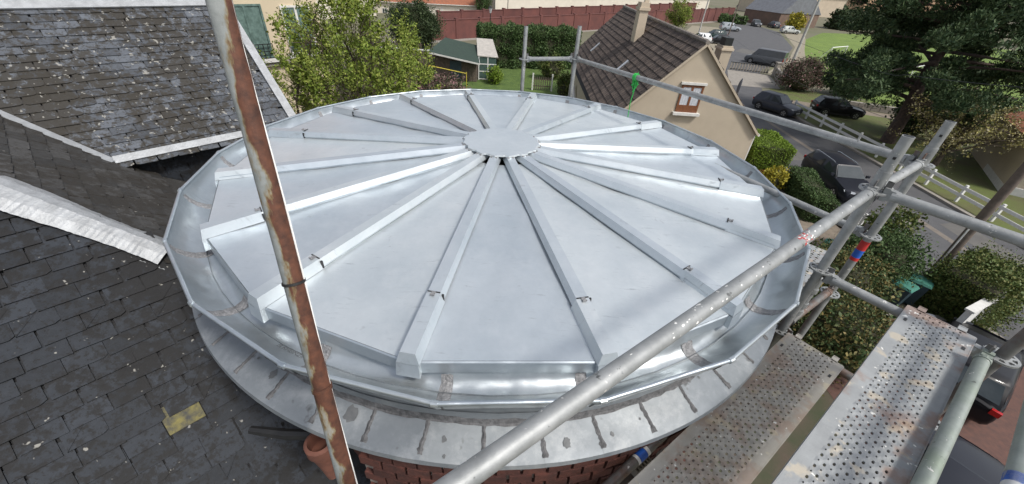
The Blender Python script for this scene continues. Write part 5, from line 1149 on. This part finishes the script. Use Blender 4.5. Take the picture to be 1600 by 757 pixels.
for k in range(30): MB().box(k * .25 - 3.2, k * .25 - 3.08, -.015, .015, 0, 1.35 + random.uniform(-.06, .06)).build('picket', 'wood', T)
for z in (.4, 1.05): MB().box(-3.3, 4.3, .016, .05, z, z + .08).build('rail', 'wood', T)
T = thing('washing_frame', 'yellow pole frame leaning in the shrubs by the shed', 'frame', (-6.6, 34.5, 0))
MB().tube([(-1.8, 0, 1.75), (1.6, -.3, 1.35)], .045, 6).build('bar', 'yellow', T)
for x in (-1.8, 1.6): MB().tube([(x, -.05, 0), (x, -.05, 1.8 if x < 0 else 1.4)], .04, 6).build('leg', 'yellow', T)
T = thing('garden_slide', 'small white curved slide chute by the tiled house', 'slide', (4.0, 29.5, 0)); mb = MB()
pts = [(0, .0, 2.1), (.05, -.5, 2.0), (.15, -1.1, 1.4), (.25, -1.7, .6), (.3, -2.3, .25)]
mb.tube(pts, .16, 8); mb.build('chute', 'whitep', T, True)
for x in (-.15, .15): MB().tube([(x, .1, 0), (x, .05, 2.1)], .03, 6).build('leg', 'whitep', T)
# bins
def wbin(label, xy, rz):
    T = thing('wheelie_bin', label, 'bin', (*xy, 0), rz, 'wheelie bins behind the shrubs'); mb = MB(); mb.add([(-.22, -.22, .08), (.22, -.22, .08), (.22, .22, .08), (-.22, .22, .08), (-.29, -.30, 1.0), (.29, -.30, 1.0), (.29, .32, 1.0), (-.29, .32, 1.0)], [(3, 2, 1, 0), (0, 1, 5, 4), (1, 2, 6, 5), (2, 3, 7, 6), (3, 0, 4, 7), (4, 5, 6, 7)]); mb.build('body', 'binbody', T)
    l = MB(); l.add([(-.31, -.34, 1.01), (.31, -.34, 1.01), (.31, .34, 1.01), (-.31, .34, 1.01), (-.27, -.28, 1.08), (.27, -.28, 1.08), (.27, .3, 1.10), (-.27, .3, 1.10)], [(0, 1, 5, 4), (1, 2, 6, 5), (2, 3, 7, 6), (3, 0, 4, 7), (4, 5, 6, 7)]); l.build('lid', 'binlid', T)
    MB().tube([(-.26, .36, .98), (.26, .36, .98)], .018, 6).build('handle', 'binbody', T)
    for x in (-.24, .24): MB().tube([(x - .03, .24, .11), (x + .03, .24, .11)], .11, 12).build('wheel', 'tyre', T)
wbin('green lidded bin nearest the dark shrub', (14.15, 8.05), .5); wbin('green lidded bin pushed against the olive hedge', (15.0, 8.35), .7)
for i, (x, y) in enumerate(((14.3, 6.9), (14.7, 7.1))):
    mb = MB(); mb.lathe([(.08, 0), (.24, .08), (.27, .25), (.18, .42), (.05, .5)], 14); mb.v = [(a * (1 + random.uniform(-.15, .15)), b * (1 + random.uniform(-.15, .15)), c) for a, b, c in mb.v]
    o = mb.build('rubbish_bag', 'plastic', None, True); o.location = (x, y, .02); tag(o, ['knotted white rubbish bag nearest the bins', 'white rubbish bag beside the white wall end'][i], 'bag')
mb = MB(); mb.bar((14.9, 6.55, .65), (17.6, 7.9, .65), .16, 1.3); T = tag(mb.build('white_wall', 'whitep'), 'whitewashed wall under the overgrown hedge', 'wall'); mb = MB(); mb.bar((14.8, 6.5, 1.335), (17.7, 7.95, 1.335), .24, .07); mb.build('coping', 'trim', T)
T = thing('white_gate', 'small white picket gate by the front of the estate car', 'gate', (16.5, 13.2, 0))
for k in range(7): MB().box(-.03 + 0, .03, -.6 + k * .2, -.5 + k * .2, .08, 1.0).build('picket', 'whitep', T)
for y in (-.75, .85): MB().box(-.11, .11, y - .11, y + .11, 0, 1.25).build('post', 'whitep', T)
for z in (.3, .8): MB().box(.031, .06, -.65, .75, z, z + .08).build('rail', 'whitep', T)
T = thing('white_gate', 'white slatted side gate in the patio wall', 'gate', (15.2, 11.6, 0), .6)
for k in range(6): MB().box(-.6 + k * .2, -.45 + k * .2, -.02, .02, .08, 1.0).build('picket', 'whitep', T)
for x in (-.72, .72): MB().box(x - .08, x + .08, -.08, .08, 0, 1.15).build('post', 'whitep', T)
for z in (.3, .8): MB().box(-.65, .65, .021, .05, z, z + .08).build('rail', 'whitep', T)
mb = MB(); mb.lathe([(.28, 0), (.3, .18), (.26, .3), (.12, .34)], 16); o = mb.build('green_tub', 'binlid', None, True); q = zp(1297, 384, .1); o.location = (q[0], q[1], .012); tag(o, 'green plastic tub on the sandy patio', 'tub')
mb = MB(); mb.lathe([(.3, 0), (.3, .006)], 24); o = mb.build('manhole_cover', 'concrete'); q = zp(1412, 347); o.location = (q[0], q[1], .009); tag(o, 'round pale manhole cover in the asphalt', 'manhole')
T = thing('white_picket_fence', 'white spindled barrier beyond the road fence', 'fence', (25.6, 12.8, 0))
for k in range(12): MB().box(k * .18, k * .18 + .09, -.02, .02, 0, 1.0).build('picket', 'whitep', T)
for z in (.25, .85): MB().box(-.1, 2.2, .021, .05, z, z + .08).build('rail', 'whitep', T)
